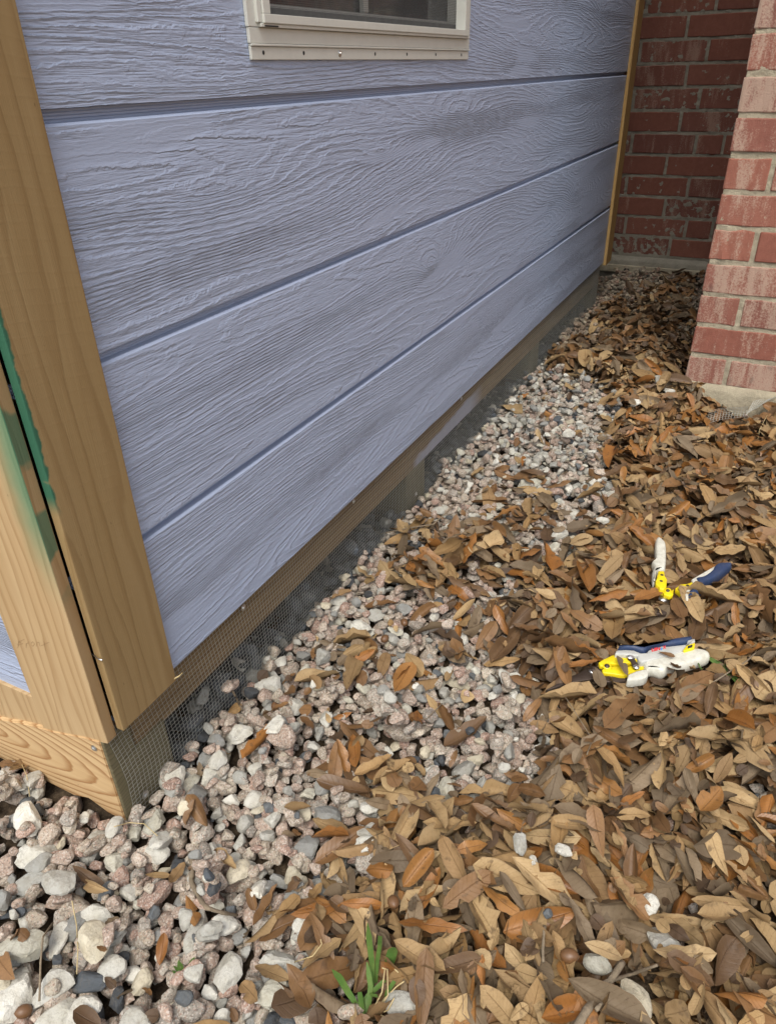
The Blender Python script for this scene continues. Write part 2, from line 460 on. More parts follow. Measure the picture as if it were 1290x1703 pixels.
M['treated'] = wood_material('treated joist', (0.205, 0.135, 0.062), (0.115, 0.068, 0.028), (0.24, 0.17, 0.085), 'X', 0.02, 0.012, 0.05, 1.4, paint=lav_smear)
M['skid'] = wood_material('greenish treated skid end', (0.140, 0.120, 0.066), (0.080, 0.064, 0.032), (0.165, 0.142, 0.082), 'Y', 0.0, 0.0060, 0.02, 0.6, ring=0.7, mill=0.0, a0=-0.01)
M['stone'] = stone_material('pink granite chips', True)
M['lime'] = stone_material('limestone and slate pieces', False)
M['leaf'] = leaf_material()
M['soil'] = soil_material()
M['brick'] = brick_material('weathered red clay brick', False, 1.0, 0.98)
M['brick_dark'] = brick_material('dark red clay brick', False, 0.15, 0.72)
M['brick_s'] = brick_material('red clay brick courses', True, 0.6, 1.0)
M['mortar'] = mortar_material('buff mortar', (0.43, 0.375, 0.27))
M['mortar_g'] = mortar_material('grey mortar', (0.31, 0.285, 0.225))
M['footing'] = mortar_material('cream footing', (0.43, 0.375, 0.265))
M['cream'] = plain('cream enamelled aluminium', (0.57, 0.57, 0.51), 0.35, 0, 0.5, 0.10)
M['hole'] = plain('dark hole', (0.02, 0.02, 0.02), 0.9)
M['steel'] = plain('zinc plated steel', (0.62, 0.62, 0.60), 0.32, 1.0)
M['wire'] = plain('galvanised wire', (0.42, 0.42, 0.38), 0.5, 0.6, 0.5, 0.3)
M['screen'] = plain('fibreglass screen yarn', (0.11, 0.11, 0.105), 0.7)
M['dim'] = plain('dim curtain', (0.055, 0.045, 0.045), 0.9)
M['tarpaper'] = plain('black foundation cloth', (0.012, 0.013, 0.015), 0.9)
M['roof'] = plain('grey shingles', (0.12, 0.12, 0.12), 0.9)
M['soffit'] = plain('white cap', (0.55, 0.54, 0.50), 0.7)
M['yellow'] = plain('yellow enamel', (0.80, 0.62, 0.010), 0.38, 0, 0.5, 0.35, dcol=(0.30, 0.20, 0.02), dscale=140)
M['navy'] = plain('navy grip rubber', (0.022, 0.042, 0.100), 0.5, 0, 0.4, 0.3, dcol=(0.10, 0.10, 0.11), dscale=120)
M['offwhite'] = plain('off white grip rubber', (0.62, 0.61, 0.52), 0.55, 0, 0.4, 0.45, dcol=(0.26, 0.22, 0.14), dscale=110)
M['greyband'] = plain('light grey grip band', (0.46, 0.46, 0.42), 0.5, 0, 0.4, 0.3)
M['blade'] = plain('dark weathered steel blade', (0.085, 0.062, 0.048), 0.55, 0.6, 0.5, 0.5, dcol=(0.05, 0.028, 0.018))
M['red'] = plain('red print', (0.60, 0.035, 0.045), 0.5, dirt=0.1)
M['blueprint'] = plain('light blue print', (0.06, 0.28, 0.62), 0.5, dirt=0.1)
M['twig'] = plain('grey brown twig bark', (0.235, 0.185, 0.125), 0.9, 0, 0.2, 0.5, 0.002, dscale=150)
M['straw'] = plain('dry straw', (0.50, 0.39, 0.20), 0.8, 0, 0.2, 0.4)
M['grass'] = plain('fresh green grass blade', (0.065, 0.130, 0.026), 0.5, 0, 0.3, 0.6, dcol=(0.16, 0.21, 0.05), dscale=70)
M['acorn'] = plain('brown acorn shell', (0.15, 0.075, 0.032), 0.4, 0, 0.5, 0.4)

mg, ntg, bsg = new_mat('window glass')
bsg.inputs['Transmission Weight'].default_value = 1.0
bsg.inputs['Roughness'].default_value = 0.02
bsg.inputs['Base Color'].default_value = (0.75, 0.78, 0.80, 1)
M['glass'] = mg

# ------------------------------------------------------------------ object helpers
def link(name, me, mat=None, parent=None, loc=None, rot=None):
    o = bpy.data.objects.new(name, me)
    COL.objects.link(o)
    if mat is not None and me is not None and not me.materials:
        for mm_ in (mat if isinstance(mat, (list, tuple)) else [mat]):
            me.materials.append(mm_)
    if loc is not None:
        o.location = loc
    if rot is not None:
        o.rotation_euler = rot
    if parent is not None:
        o.parent = parent
    return o

def thing(name, label, cat, loc=(0, 0, 0), rot=(0, 0, 0), group=None):
    o = bpy.data.objects.new(name, None)
    COL.objects.link(o)
    o.empty_display_size = 0.05
    o.location = loc
    o.rotation_euler = rot
    tag(o, label, cat, group)
    return o

def tag(o, label, cat, group=None):
    o['label'] = label
    o['category'] = cat
    if group:
        o['group'] = group

def bm_mesh(name, bm, smooth=False):
    me = bpy.data.meshes.new(name)
    bm.normal_update()
    bm.to_mesh(me)
    bm.free()
    if smooth:
        me.polygons.foreach_set('use_smooth', [True] * len(me.polygons))
    return me

def box_bm(bm, x0, x1, y0, y1, z0, z1, bev=0.0, seg=1):
    r = bmesh.ops.create_cube(bm, size=1.0)
    vs = r['verts']
    bmesh.ops.scale(bm, vec=(x1 - x0, y1 - y0, z1 - z0), verts=vs)
    bmesh.ops.translate(bm, vec=((x0 + x1) / 2, (y0 + y1) / 2, (z0 + z1) / 2), verts=vs)
    if bev > 0:
        es = list({e for v in vs for e in v.link_edges})
        bmesh.ops.bevel(bm, geom=es, offset=bev, segments=seg, profile=0.6, affect='EDGES')
    return vs

def box(name, x0, x1, y0, y1, z0, z1, mat, parent=None, bev=0.001, seg=2):
    """a box whose origin sits at its own corner"""
    bm = bmesh.new()
    box_bm(bm, 0, x1 - x0, 0, y1 - y0, 0, z1 - z0, bev, seg)
    return link(name, bm_mesh(name, bm), mat, parent, (x0, y0, z0))

def disc_bm(bm, c, n, r, h, seg=14, dome=0.0):
    """a low cylinder or dome at c facing n"""
    n = Vector(n).normalized()
    q = n.to_track_quat('Z', 'Y')
    rings = [(r, 0.0), (r, h * 0.6), (r * 0.8, h), (r * 0.35, h + dome)]
    vr = []
    for rr, hh in rings:
        vr.append([bm.verts.new(Vector(c) + q @ Vector((rr * math.cos(2 * math.pi * i / seg), rr * math.sin(2 * math.pi * i / seg), hh))) for i in range(seg)])
    for a, b_ in zip(vr, vr[1:]):
        for i in range(seg):
            bm.faces.new((a[i], a[(i + 1) % seg], b_[(i + 1) % seg], b_[i]))
    bm.faces.new(vr[-1])

def tube_mesh(name, pts, radii, seg=7, cap=True):
    bm = bmesh.new()
    pts = [Vector(p) for p in pts]
    prev = None
    for i, p in enumerate(pts):
        t = (pts[min(i + 1, len(pts) - 1)] - pts[max(i - 1, 0)]).normalized()
        q = t.to_track_quat('Z', 'Y')
        ring = [bm.verts.new(p + q @ Vector((radii[i] * math.cos(2 * math.pi * k / seg), radii[i] * math.sin(2 * math.pi * k / seg), 0))) for k in range(seg)]
        if prev:
            for k in range(seg):
                bm.faces.new((prev[k], prev[(k + 1) % seg], ring[(k + 1) % seg], ring[k]))
        else:
            bm.faces.new(ring[::-1])
        prev = ring
    bm.faces.new(prev)
    return bm_mesh(name, bm, True)

def np_mesh(name, verts, faces4, faces3=None, col=None, uv=None):
    """mesh from arrays (quads or tris)"""
    me = bpy.data.meshes.new(name)
    loops, starts, tot = [], [], []
    n = 0
    fs = []
    for f in (faces4, faces3):
        if f is not None and len(f):
            fs.append(f)
    me.vertices.add(len(verts))
    me.vertices.foreach_set('co', np.asarray(verts, np.float32).ravel())
    nl = sum(f.size for f in fs)
    npoly = sum(len(f) for f in fs)
    me.loops.add(nl)
    me.polygons.add(npoly)
    li = np.concatenate([f.ravel() for f in fs]).astype(np.int32)
    st, k = [], 0
    for f in fs:
        w = f.shape[1]
        st.append(k + np.arange(len(f)) * w)
        k += f.size
    me.loops.foreach_set('vertex_index', li)
    me.polygons.foreach_set('loop_start', np.concatenate(st).astype(np.int32))
    me.polygons.foreach_set('use_smooth', [False] * npoly)
    if col is not None:
        a = me.attributes.new('Col', 'FLOAT_COLOR', 'POINT')
        a.data.foreach_set('color', np.asarray(col, np.float32).ravel())
    if uv is not None:
        l = me.uv_layers.new(name='UVMap')
        l.data.foreach_set('uv', np.asarray(uv, np.float32)[li].ravel())
    me.update(calc_edges=True)
    return me

# ================================================================== THE GROUND
def make_ground():
    xs = np.concatenate([[-60, -12, -4, -2, -1.2], np.arange(-0.8, 3.4, 0.02), [4, 6, 12, 60]])
    ys = np.concatenate([[-60, -12, -4, -2.2], np.arange(-1.6, 0.8, 0.02), [1.2, 2, 4, 12, 60]])
    V, idx = [], {}
    for i, x in enumerate(xs):
        for j, y in enumerate(ys):
            z = ground_z(x, y) - 0.030 + 0.004 * mnoise.noise(Vector((x * 30, y * 30, 0)))
            V.append((x, y, z))
    V = np.array(V)
    nx, ny = len(xs), len(ys)
    I = np.arange(nx * ny).reshape(nx, ny)
    q = np.stack([I[:-1, :-1].ravel(), I[1:, :-1].ravel(), I[1:, 1:].ravel(), I[:-1, 1:].ravel()], 1)
    me = np_mesh('soil', V, q)
    me.polygons.foreach_set('use_smooth', [True] * len(me.polygons))
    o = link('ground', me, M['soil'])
    o['kind'] = 'structure'
make_ground()

# ================================================================== THE SHED
shed = thing('garden_shed', 'lavender wood-grain shed wall with raw pine corner boards, standing on skids in the gravel', 'shed')
SIDE_Y = -0.004
SEAMS = [0.1495, 0.347, 0.5515, 0.7545, 0.958, 1.161, 1.364, 1.567, 1.77, 1.973, 2.176]
WIN = (0.405, 1.045, 0.7885, 1.62)     # outer flange

def siding_board(z0, z1, x0, x1, axis='x'):
    """one course of the panel: face, bright lip, ribbed groove floor; extruded along x (or y)"""
    L = z1 - z0
    prof = [(0.013, 0.0, 0), (0.0, 0.0005, 1), (0.0, L - 0.0125, 1), (0.0024, L - 0.0104, 0), (0.0112, L - 0.0101, 0)]
    nrib = 4
    for k in range(nrib):
        zz = L - 0.0100 + 0.0100 * k / nrib
        d = 0.0118 - 0.0046 * k / nrib
        prof += [(d - 0.0006, zz, 0), (d, zz + 0.0006, 0), (d, zz + 0.0100 / nrib - 0.0006, 0)]
    prof += [(0.0076, L - 0.0001, 0)]
    n = len(prof)
    xs = np.linspace(x0, x1, 2)
    V = []
    for x in xs:
        for d, z, _ in prof:
            V.append((x, SIDE_Y + d, z) if axis == 'x' else (0.0085 + d, x, z))
    V = np.array(V)
    q = []
    for k in range(n - 1):
        q.append((k, n + k, n + k + 1, k + 1) if axis == 'x' else (k, k + 1, n + k + 1, n + k))
    me = np_mesh('siding_board', V, np.array(q))
    a = me.attributes.new('face_mask', 'FLOAT', 'FACE')
    a.data.foreach_set('value', [1.0 if (prof[k][2] and prof[k + 1][2]) else 0.0 for k in range(n - 1)])
    return me

def cut_panel(z0, z1):
    """which x spans of a course are not covered by the window"""
    if z1 <= WIN[2] or z0 >= WIN[3]:
        return [(0.020, 2.500)]
    return None

for k in range(len(SEAMS) - 1):
    z0, z1 = SEAMS[k], SEAMS[k + 1]
    me = siding_board(z0, z1, 0.020, 2.500)
    if z1 > WIN[2] and z0 < WIN[3]:
        # cut the window opening out of this course
        bm = bmesh.new()
        bm.from_mesh(me)
        lo, hi = max(z0, WIN[2] + 0.02) - z0, min(z1, WIN[3] - 0.02) - z0
        for co, no in (((WIN[0] + 0.02, 0, 0), (1, 0, 0)), ((WIN[1] - 0.02, 0, 0), (1, 0, 0)), ((0, 0, lo), (0, 0, 1)), ((0, 0, hi), (0, 0, 1))):
            bmesh.ops.bisect_plane(bm, geom=bm.verts[:] + bm.edges[:] + bm.faces[:], plane_co=co, plane_no=no)
        kill = [f for f in bm.faces if WIN[0] + 0.02 < f.calc_center_median().x < WIN[1] - 0.02 and lo - 1e-5 < f.calc_center_median().z < hi + 1e-5]
        bmesh.ops.delete(bm, geom=kill, context='FACES')
        bm.to_mesh(me)
        bm.free()
    link('siding_board', me, M['siding'], shed, (0, 0, z0))
for k in range(len(SEAMS) - 1):       # end wall courses
    me = siding_board(SEAMS[k], SEAMS[k + 1], 0.06, 1.8, 'y')
    link('siding_board', me, M['siding'], shed, (0, 0, SEAMS[k]))

def board(name, dims, mat, loc, tiltfn=None, bev=0.0012, sub=0, parent=None):
    bm = bmesh.new()
    box_bm(bm, 0, dims[0], 0, dims[1], 0, dims[2], bev, 2)
    if tiltfn:
        for v in bm.verts:
            v.co = Vector(tiltfn(v.co))
    return link(name, bm_mesh(name, bm), mat, parent or shed, loc)

# near corner: board on the end face, board on the long face
def cutA(c):       # its foot follows the sloping top of the skirt plank
    if c.z < 0.05:
        c.z += 0.133 - 0.100 - 0.29 * c.y
    return c
board('corner_board', (0.0140, 0.1135, 2.1), M['trimA'], (0.0015, -0.0035, 0.100), cutA)
board('corner_board', (0.0895, 0.0105, 2.1), M['trimB'], (0.0172, -0.0148, 0.143))
board('corner_board', (0.0890, 0.0105, 2.1), M['trimC'], (2.478, -0.0148, 0.140))
board('corner_board', (0.0700, 0.0180, 2.1), M['trimC'], (2.5700, 0.0000, 0.128))
# skirt plank on the end face: its top edge falls away from the corner
def skirt(c):
    if c.z > 0.06:
        c.z = 0.1325 - 0.262 * (c.y) + (0.003 * math.sin(c.y * 22)) + (c.z - 0.13)
    else:
        c.z += -0.012
    return c
bm = bmesh.new()
box_bm(bm, 0, 0.036, 0, 0.9, 0, 0.13)
bmesh.ops.subdivide_edges(bm, edges=[e for e in bm.edges if abs(e.verts[0].co.y - e.verts[1].co.y) > 0.5], cuts=30, use_grid_fill=True)
for v in bm.verts:
    y = v.co.y
    if v.co.z > 0.06:
        v.co.z = max(0.1325 - 0.262 * y, 0.05) + 0.0012 * math.sin(y * 60)
    else:
        v.co.z = -0.010 + (0.016 * max(0, 1 - abs(y - 0.062) / 0.022))      # bark edge nibbled out of the foot
bmesh.ops.bevel(bm, geom=[e for e in bm.edges if e.calc_length() > 0 and len(e.link_faces) == 2 and e.calc_face_angle(0) > 0.8], offset=0.0012, segments=2, affect='EDGES')
link('skirt_plank', bm_mesh('skirt_plank', bm), M['skirt'], shed, (0.0, 0.0086, 0.0))
board('rim_board', (0.030, 1.7, 0.090), M['trimA'], (0.0045, 0.112, 0.062))
board('rim_joist', (0.030, 0.9, 0.085), M['treated'], (0.0395, 0.0085, 0.0790))
board('joist_end', (0.0385, 0.0048, 0.0465), M['skid'], (0.0008, 0.0036, 0.0850))
# long joist along the wall and the skids below it
board('rim_joist', (2.44, 0.036, 0.088), M['treated'], (0.0430, 0.0068, 0.0765))
for sx in (0.0030, 0.8080, 1.640, 2.400):
    if sx < 0.1:
        board('skid', (0.0880, 0.0046, 0.1040), M['skid'], (0.0010, 0.0036, -0.0200), None, 0.0015)
        board('skid', (0.0520, 1.6, 0.0950), M['skid'], (0.0370, 0.0084, -0.0200), None, 0.0015)
    else:
        board('skid', (0.0890, 1.6, 0.095), M['skid'], (sx, 0.0075, -0.0200), None, 0.002)
# far wall, inner floor, roof (keep light out of the crawl space and the room)
box('floor_deck', 0.05, 2.56, 0.06, 1.75, 0.150, 0.170, M['treated'], shed)
box('back_wall', 0.02, 2.56, 1.76, 1.80, 0.15, 2.2, M['siding'], shed)
box('end_wall', 2.545, 2.566, 0.02, 1.75, 0.171, 2.2, M['siding'], shed)
box('inner_lining', 0.03, 2.54, 1.0, 1.02, 0.18, 2.2, M['dim'], shed)
bm = bmesh.new()
for (y0, z0, y1, z1) in ((-0.16, 2.18, 0.90, 2.55), (0.90, 2.55, 1.96, 2.18)):
    a = [bm.verts.new(p) for p in ((-0.12, y0, z0), (2.66, y0, z0), (2.66, y1, z1), (-0.12, y1, z1))]
    c_ = [bm.verts.new(v.co + Vector((0, 0, 0.05))) for v in a]
    bm.faces.new(a[::-1]); bm.faces.new(c_)
    for i in range(4):
        bm.faces.new((a[i], a[(i + 1) % 4], c_[(i + 1) % 4], c_[i]))
link('roof', bm_mesh('roof', bm), M['roof'], shed)

# hardware cloth: quarter inch mesh from under the siding down into the gravel
def wire_grid(name, x0, x1, z0, z1, pitch, r, fn, parent, mat):
    V, Q = [], []
    def strand(path):
        base = len(V)
        for i, p in enumerate(path):
            a = np.array(path[max(0, i - 1)]); c = np.array(path[min(len(path) - 1, i + 1)])
            t = c - a
            t /= np.linalg.norm(t)
            n1 = np.cross(t, (0, 1, 0.01)); n1 /= np.linalg.norm(n1)
            n2 = np.cross(t, n1)
            for s1, s2 in ((1, 1), (1, -1), (-1, -1), (-1, 1)):
                V.append(np.array(p) + r * 0.8 * (s1 * n1 + s2 * n2))
        for i in range(len(path) - 1):
            for k in range(4):
                Q.append((base + i * 4 + k, base + i * 4 + (k + 1) % 4, base + i * 4 + 4 + (k + 1) % 4, base + i * 4 + 4 + k))
    x = x0
    while x <= x1:
        zt = z1
        strand([fn(x, z, 0) for z in np.linspace(z0, zt, 6)])
        x += pitch
    z = z0
    while z <= z1:
        strand([fn(xx, z, 1) for xx in np.linspace(x0 - 0.001, x1, int((x1 - x0) / 0.02) + 2)])
        z += pitch
    return np_mesh(name, np.array(V), np.array(Q))

def wf(x, z, lay):
    y = 0.0022 - 0.0006 * lay
    y -= 0.004 * max(0, mnoise.noise(Vector((x * 7, z * 9, 5)))) * (1 if z < 0.13 else 0.3)
    if x < 0.05:
        y += 0.001
    xx = x + 0.004 * math.sin(z * 30) * (1 if x < 0.3 else 0.3) + 0.10 * (0.13 - z) * (0.06 if x > 0.1 else 0.12)
    zz = z + 0.0035 * mnoise.noise(Vector((x * 4, 0, 2))) + (0.004 * math.sin(x * 60) if x < 0.05 else 0)
    return (xx, y, zz)
link('hardware_cloth', wire_grid('hardware_cloth', 0.010, 2.46, -0.022, 0.1475, 0.00635, 0.00025, wf, shed, None), M['wire'], shed)

# screws with washers, a nail and a splinter
def screw(x, y, z, n, r=0.0055, parent=shed, name='screw'):
    bm = bmesh.new()
    disc_bm(bm, (0, 0, 0), n, r, r * 0.16, 16)
    q = Vector(n).normalized()
    disc_bm(bm, q * r * 0.2, n, r * 0.55, r * 0.3, 6, r * 0.1)
    return link(name, bm_mesh(name, bm, False), M['steel'], parent, (x, y, z))
screw(0.0312, 0.0005, 0.0085, (0, -1, 0), 0.0056)
screw(-0.0002, 0.021, 0.116, (-1, 0, 0), 0.0045)
screw(0.262, 0.0000, 0.1385, (0, -1, 0), 0.0050)
screw(0.580, 0.0000, 0.1400, (0, -1, 0), 0.0045)
screw(0.8360, 0.0000, 0.0210, (0, -1, 0), 0.0050)
screw(1.080, 0.0000, 0.1410, (0, -1, 0), 0.0045)
screw(0.060, -0.0152, 0.98, (0, -1, 0), 0.004)
link('nail', tube_mesh('nail', [(0.0175, 0.0, 0.2545), (0.0135, -0.014, 0.2555), (0.0120, -0.0225, 0.2580)], [0.0008, 0.0008, 0.0011], 6), M['steel'], shed)
link('splinter', tube_mesh('splinter', [(0.104, -0.014, 0.1475), (0.110, -0.0165, 0.1472), (0.1155, -0.018, 0.149)], [0.0012, 0.001, 0.0006], 5), M['straw'], shed)

# ---- window
win = link('window', None, None, shed)
x0, x1, z0, z1 = WIN
def fbox(name, a0, a1, y0, y1, c0, c1, mat, parent=win, bev=0.0008):
    return box(name, a0, a1, y0, y1, c0, c1, mat, parent, bev)
YF = -0.0075
fbox('sill_flange', x0, x1, YF, -0.0042, z0, z0 + 0.0125, M['cream'])
fbox('flange_ridge', x0, x1 + 0.001, YF - 0.0022, -0.0043, z0 + 0.0127, z0 + 0.0150, M['cream'])
fbox('sill_band', x0 - 0.001, x1 + 0.0005, YF - 0.0008, -0.0043, z0 + 0.0152, z0 + 0.0297, M['cream'])
fbox('side_flange', x0 - 0.002, x0 + 0.022, YF - 0.001, -0.0043, z0 + 0.0300, z1, M['cream'])
fbox('side_flange', x1 - 0.022, x1 + 0.001, YF - 0.001, -0.0043, z0 + 0.0300, z1, M['cream'])
fbox('head_flange', x0 + 0.0225, x1 - 0.0225, YF, -0.0043, z1 - 0.03, z1, M['cream'])
for i, dx in enumerate((0.0225, 0.105, 0.190, 0.288, 0.390, 0.497, 0.607)):
    bm = bmesh.new()
    if i == 2:
        disc_bm(bm, (0, 0, 0), (0, -1, 0), 0.0036, 0.0012, 14)
        disc_bm(bm, (0, -0.001, 0), (0, -1, 0), 0.0016, 0.0014, 6)
        link('flange_screw', bm_mesh('flange_screw', bm), M['steel'], win, (x0 + dx, YF - 0.0001, z0 + 0.0068))
    else:
        disc_bm(bm, (0, 0, 0), (0, -1, 0), 0.0022, 0.00012, 14)
        link('nail_hole', bm_mesh('nail_hole', bm), M['hole'], win, (x0 + dx, YF - 0.0001, z0 + 0.0068))
# frame proper, proud of the flange, then the sash with screen set back in it
fbox('frame_rail', x0 + 0.016, x1 - 0.014, YF - 0.0055, 0.02, z0 + 0.0300, z0 + 0.0335, M['cream'])
fbox('sash_rail', x0 + 0.020, x1 - 0.020, YF - 0.0075, 0.02, z0 + 0.0335, z0 + 0.0420, M['cream'])
fbox('sash_stile', x0 + 0.0205, x0 + 0.034, YF - 0.0065, 0.02, z0 + 0.0422, z1 - 0.03, M['cream'])
fbox('sash_stile', x1 - 0.034, x1 - 0.0205, YF - 0.0065, 0.02, z0 + 0.0422, z1 - 0.03, M['cream'])
fbox('frame_jamb', x0 + 0.0120, x0 + 0.0200, YF - 0.0045, 0.02, z0 + 0.0340, z1 - 0.0305, M['cream'])
fbox('frame_jamb', x1 - 0.0200, x1 - 0.0120, YF - 0.0045, 0.02, z0 + 0.0340, z1 - 0.0305, M['cream'])
fbox('latch_slot', x0 + 0.0220, x0 + 0.048, YF - 0.0058, YF - 0.004, z0 + 0.0303, z0 + 0.0318, M['hole'], bev=0)
# fly screen
sx0, sx1, sz0, sz1 = x0 + 0.034, x1 - 0.034, z0 + 0.042, z1 - 0.05
V, Q = [], []
def yarn(p, q_, r=0.00016):
    p = np.array(p); q_ = np.array(q_)
    base = len(V)
    if abs(q_[0] - p[0]) > abs(q_[2] - p[2]):
        o = [(0, -r, r), (0, -r, -r), (0, r, 0)]
    else:
        o = [(r, -r, 0), (-r, -r, 0), (0, r, 0)]
    for e in (p, q_):
        for d in o:
            V.append(e + np.array(d))
    for k in range(3):
        Q.append((base + k, base + (k + 1) % 3, base + 3 + (k + 1) % 3, base + 3 + k))
SY = 0.0030
px = 0.0022
for x in np.arange(sx0, sx1, px):
    yarn((x, SY, sz0), (x, SY, min(sz1, 1.05)))
for z in np.arange(sz0, min(sz1, 1.05), px):
    yarn((sx0, SY, z), (sx1, SY, z))
link('fly_screen', np_mesh('fly_screen', np.array(V), np.array(Q)), M['screen'], win)
fbox('screen_frame', sx0, sx1, 0.0032, 0.008, sz0, sz0 + 0.008, M['screen'])
fbox('pane', sx0 - 0.003, sx1 + 0.003, 0.020, 0.023, sz0 - 0.004, sz1 + 0.01, M['glass'])
fbox('glazing_bar', sx0, sx1, 0.012, 0.0185, sz0 + 0.001, sz0 + 0.0125, M['greyband'])
fbox('glazing_bar', sx0 + 0.262, sx0 + 0.276, 0.012, 0.0185, sz0 + 0.0130, sz1, M['greyband'])
fbox('curtain', sx0 + 0.30, sx1, 0.16, 0.17, sz0 - 0.05, sz1, M['dim'])
fbox('window_stool', x0, x1, 0.05, 0.14, sz0 - 0.03, sz0 - 0.01, M['treated'])

# ================================================================== THE BRICK HOUSE
house = thing('brick_house', 'red brick house corner with whitish smears on a cream footing, right of the shed', 'house')
PX, PY, BX = 1.710, -0.413, 3.140
C_H, B_H = 0.0812, 0.0700          # course and brick height
def brick_mesh(L, H, D, seed, dark=False):
    """front face at y=0 looking along -y; slightly weathered edges"""
    r = random.Random(seed)
    bm = bmesh.new()
    box_bm(bm, 0, L, 0, D, 0, H)
    es = [e for e in bm.edges if abs(e.verts[0].co.x - e.verts[1].co.x) > L * 0.5]
    bmesh.ops.subdivide_edges(bm, edges=es, cuts=5, use_grid_fill=True)
    for v in bm.verts:
        if v.co.y < D * 0.5:
            v.co.y += r.uniform(-0.0008, 0.0012)
            v.co.z += r.uniform(-0.0012, 0.0012)
            v.co.x += r.uniform(-0.0012, 0.0012) if (v.co.x < 0.001 or v.co.x > L - 0.001) else 0
    bmesh.ops.bevel(bm, geom=[e for e in bm.edges if e.calc_face_angle(0) > 0.9], offset=0.0028, segments=2, profile=0.5, affect='EDGES')
    return bm_mesh('brick', bm, False)

VAR = {}
def get_brick(kind, L, D, k):
    key = (kind, round(L, 4), k)
    if key not in VAR:
        me = brick_mesh(L, B_H, D, hash((L, k)) & 0xffff)
        me.materials.append(M[kind])
        VAR[key] = me
    return VAR[key]

def place_brick(kind, L, pos, facing, k, D=0.089):
    """facing '-x': face looks towards -x, brick runs towards -y from pos;  '+y': face looks +y, runs towards +x"""
    me = get_brick(kind, L, D, k % 5)
    o = bpy.data.objects.new('brick', me)
    COL.objects.link(o)
    o.parent = house
    if facing == '-x':
        o.location = pos
        o.rotation_euler = (0, 0, -math.pi / 2)      # local +x -> -y, local -y(front) -> -x
    else:
        o.location = pos
        o.rotation_euler = (0, 0, math.pi)
    return o

# corner face (looking at the camera) and its return into the recess
row_z0 = 0.0235
NROW = 13
for r_ in range(NROW):
    z = row_z0 + r_ * C_H + rnd.uniform(-0.001, 0.001)
    header = (r_ % 2 == 0)
    y = PY
    jit = rnd.uniform(-0.0015, 0.0015)
    first = 0.094 if header else 0.2405
    place_brick('brick', first, (PX + jit, y, z), '-x', r_)
    y -= first + 0.0115
    while y > -1.30:
        place_brick('brick', 0.2405, (PX + rnd.uniform(-0.0015, 0.0015), y, z), '-x', rnd.randrange(5))
        y -= 0.2405 + 0.0115
    # return face looks +y; starts behind the corner brick
    x = PX + (0.2405 if header else 0.094) + 0.0115
    if header:      # the header's long side shows on the return
        o = place_brick('brick', 0.1480, (PX + 0.0925 + 0.1480, PY - 0.0005, z), '+y', r_)
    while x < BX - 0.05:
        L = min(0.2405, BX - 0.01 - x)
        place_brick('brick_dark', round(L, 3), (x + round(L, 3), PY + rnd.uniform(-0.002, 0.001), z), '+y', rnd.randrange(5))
        x += L + 0.0115

# recess back wall: joints measured in the photograph, top to bottom
JB = [-0.1697, -0.0798, -0.1673, -0.1048, -0.1664, -0.1097, -0.1828, -0.0819, -0.1834, -0.103, -0.202, -0.150]
back_z = [0.9315 - 0.0806 * (k + 0) for k in range(12)]
for k in range(-1, 12):
    z = 0.9390 - 0.0806 * k
    jy = JB[k] if k >= 0 else -0.09
    # bricks to the left (+y) of the joint, then to the right
    y = jy + 0.0055
    ys = []
    top = y
    while top < 0.60:
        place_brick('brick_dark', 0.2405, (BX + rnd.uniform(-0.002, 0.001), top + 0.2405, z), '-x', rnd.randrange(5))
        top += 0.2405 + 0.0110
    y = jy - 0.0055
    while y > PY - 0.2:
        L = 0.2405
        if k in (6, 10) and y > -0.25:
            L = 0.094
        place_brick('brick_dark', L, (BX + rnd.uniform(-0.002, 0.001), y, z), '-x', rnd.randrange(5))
        y -= L + 0.0110

def wall_sheet(name, o, ux, uy, nu, nv, du, dv, mat, amp, seed):
    """noisy mortar bed; o origin, ux along, uy up, normal = into brick"""
    o, ux, uy = Vector(o), Vector(ux), Vector(uy)
    n = ux.cross(uy)
    V = []
    for i in range(nu + 1):
        for j in range(nv + 1):
            p = o + ux * (i * du) + uy * (j * dv)
            V.append(tuple(p + n * (amp * mnoise.noise(Vector((i * du * 55, j * dv * 55, seed))) + amp * 0.6 * mnoise.noise(Vector((i * du * 170, j * dv * 170, seed))))))
    I = np.arange((nu + 1) * (nv + 1)).reshape(nu + 1, nv + 1)
    q = np.stack([I[:-1, :-1].ravel(), I[1:, :-1].ravel(), I[1:, 1:].ravel(), I[:-1, 1:].ravel()], 1)
    me = np_mesh(name, np.array(V), q)
    me.polygons.foreach_set('use_smooth', [True] * len(me.polygons))
    return link(name, me, mat, house)
TOPZ = row_z0 + NROW * C_H
wall_sheet('mortar_joints', (PX + 0.0030, PY - 0.003, -0.05), (0, -1, 0), (0, 0, 1), 225, 280, 0.004, 0.004, M['mortar'], 0.0022, 1.0)
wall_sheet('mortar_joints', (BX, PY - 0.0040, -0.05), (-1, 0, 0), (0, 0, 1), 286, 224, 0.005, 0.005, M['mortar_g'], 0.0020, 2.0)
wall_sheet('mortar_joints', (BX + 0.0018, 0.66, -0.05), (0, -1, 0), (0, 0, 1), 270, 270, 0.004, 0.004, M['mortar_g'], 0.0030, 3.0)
box('wall_core', PX + 0.02, BX, -3.2, PY - 0.02, -0.3, 2.75, M['mortar'], house)
box('wall_core', BX + 0.02, BX + 0.2, -3.2, 3.2, -0.3, 2.75, M['mortar_g'], house)
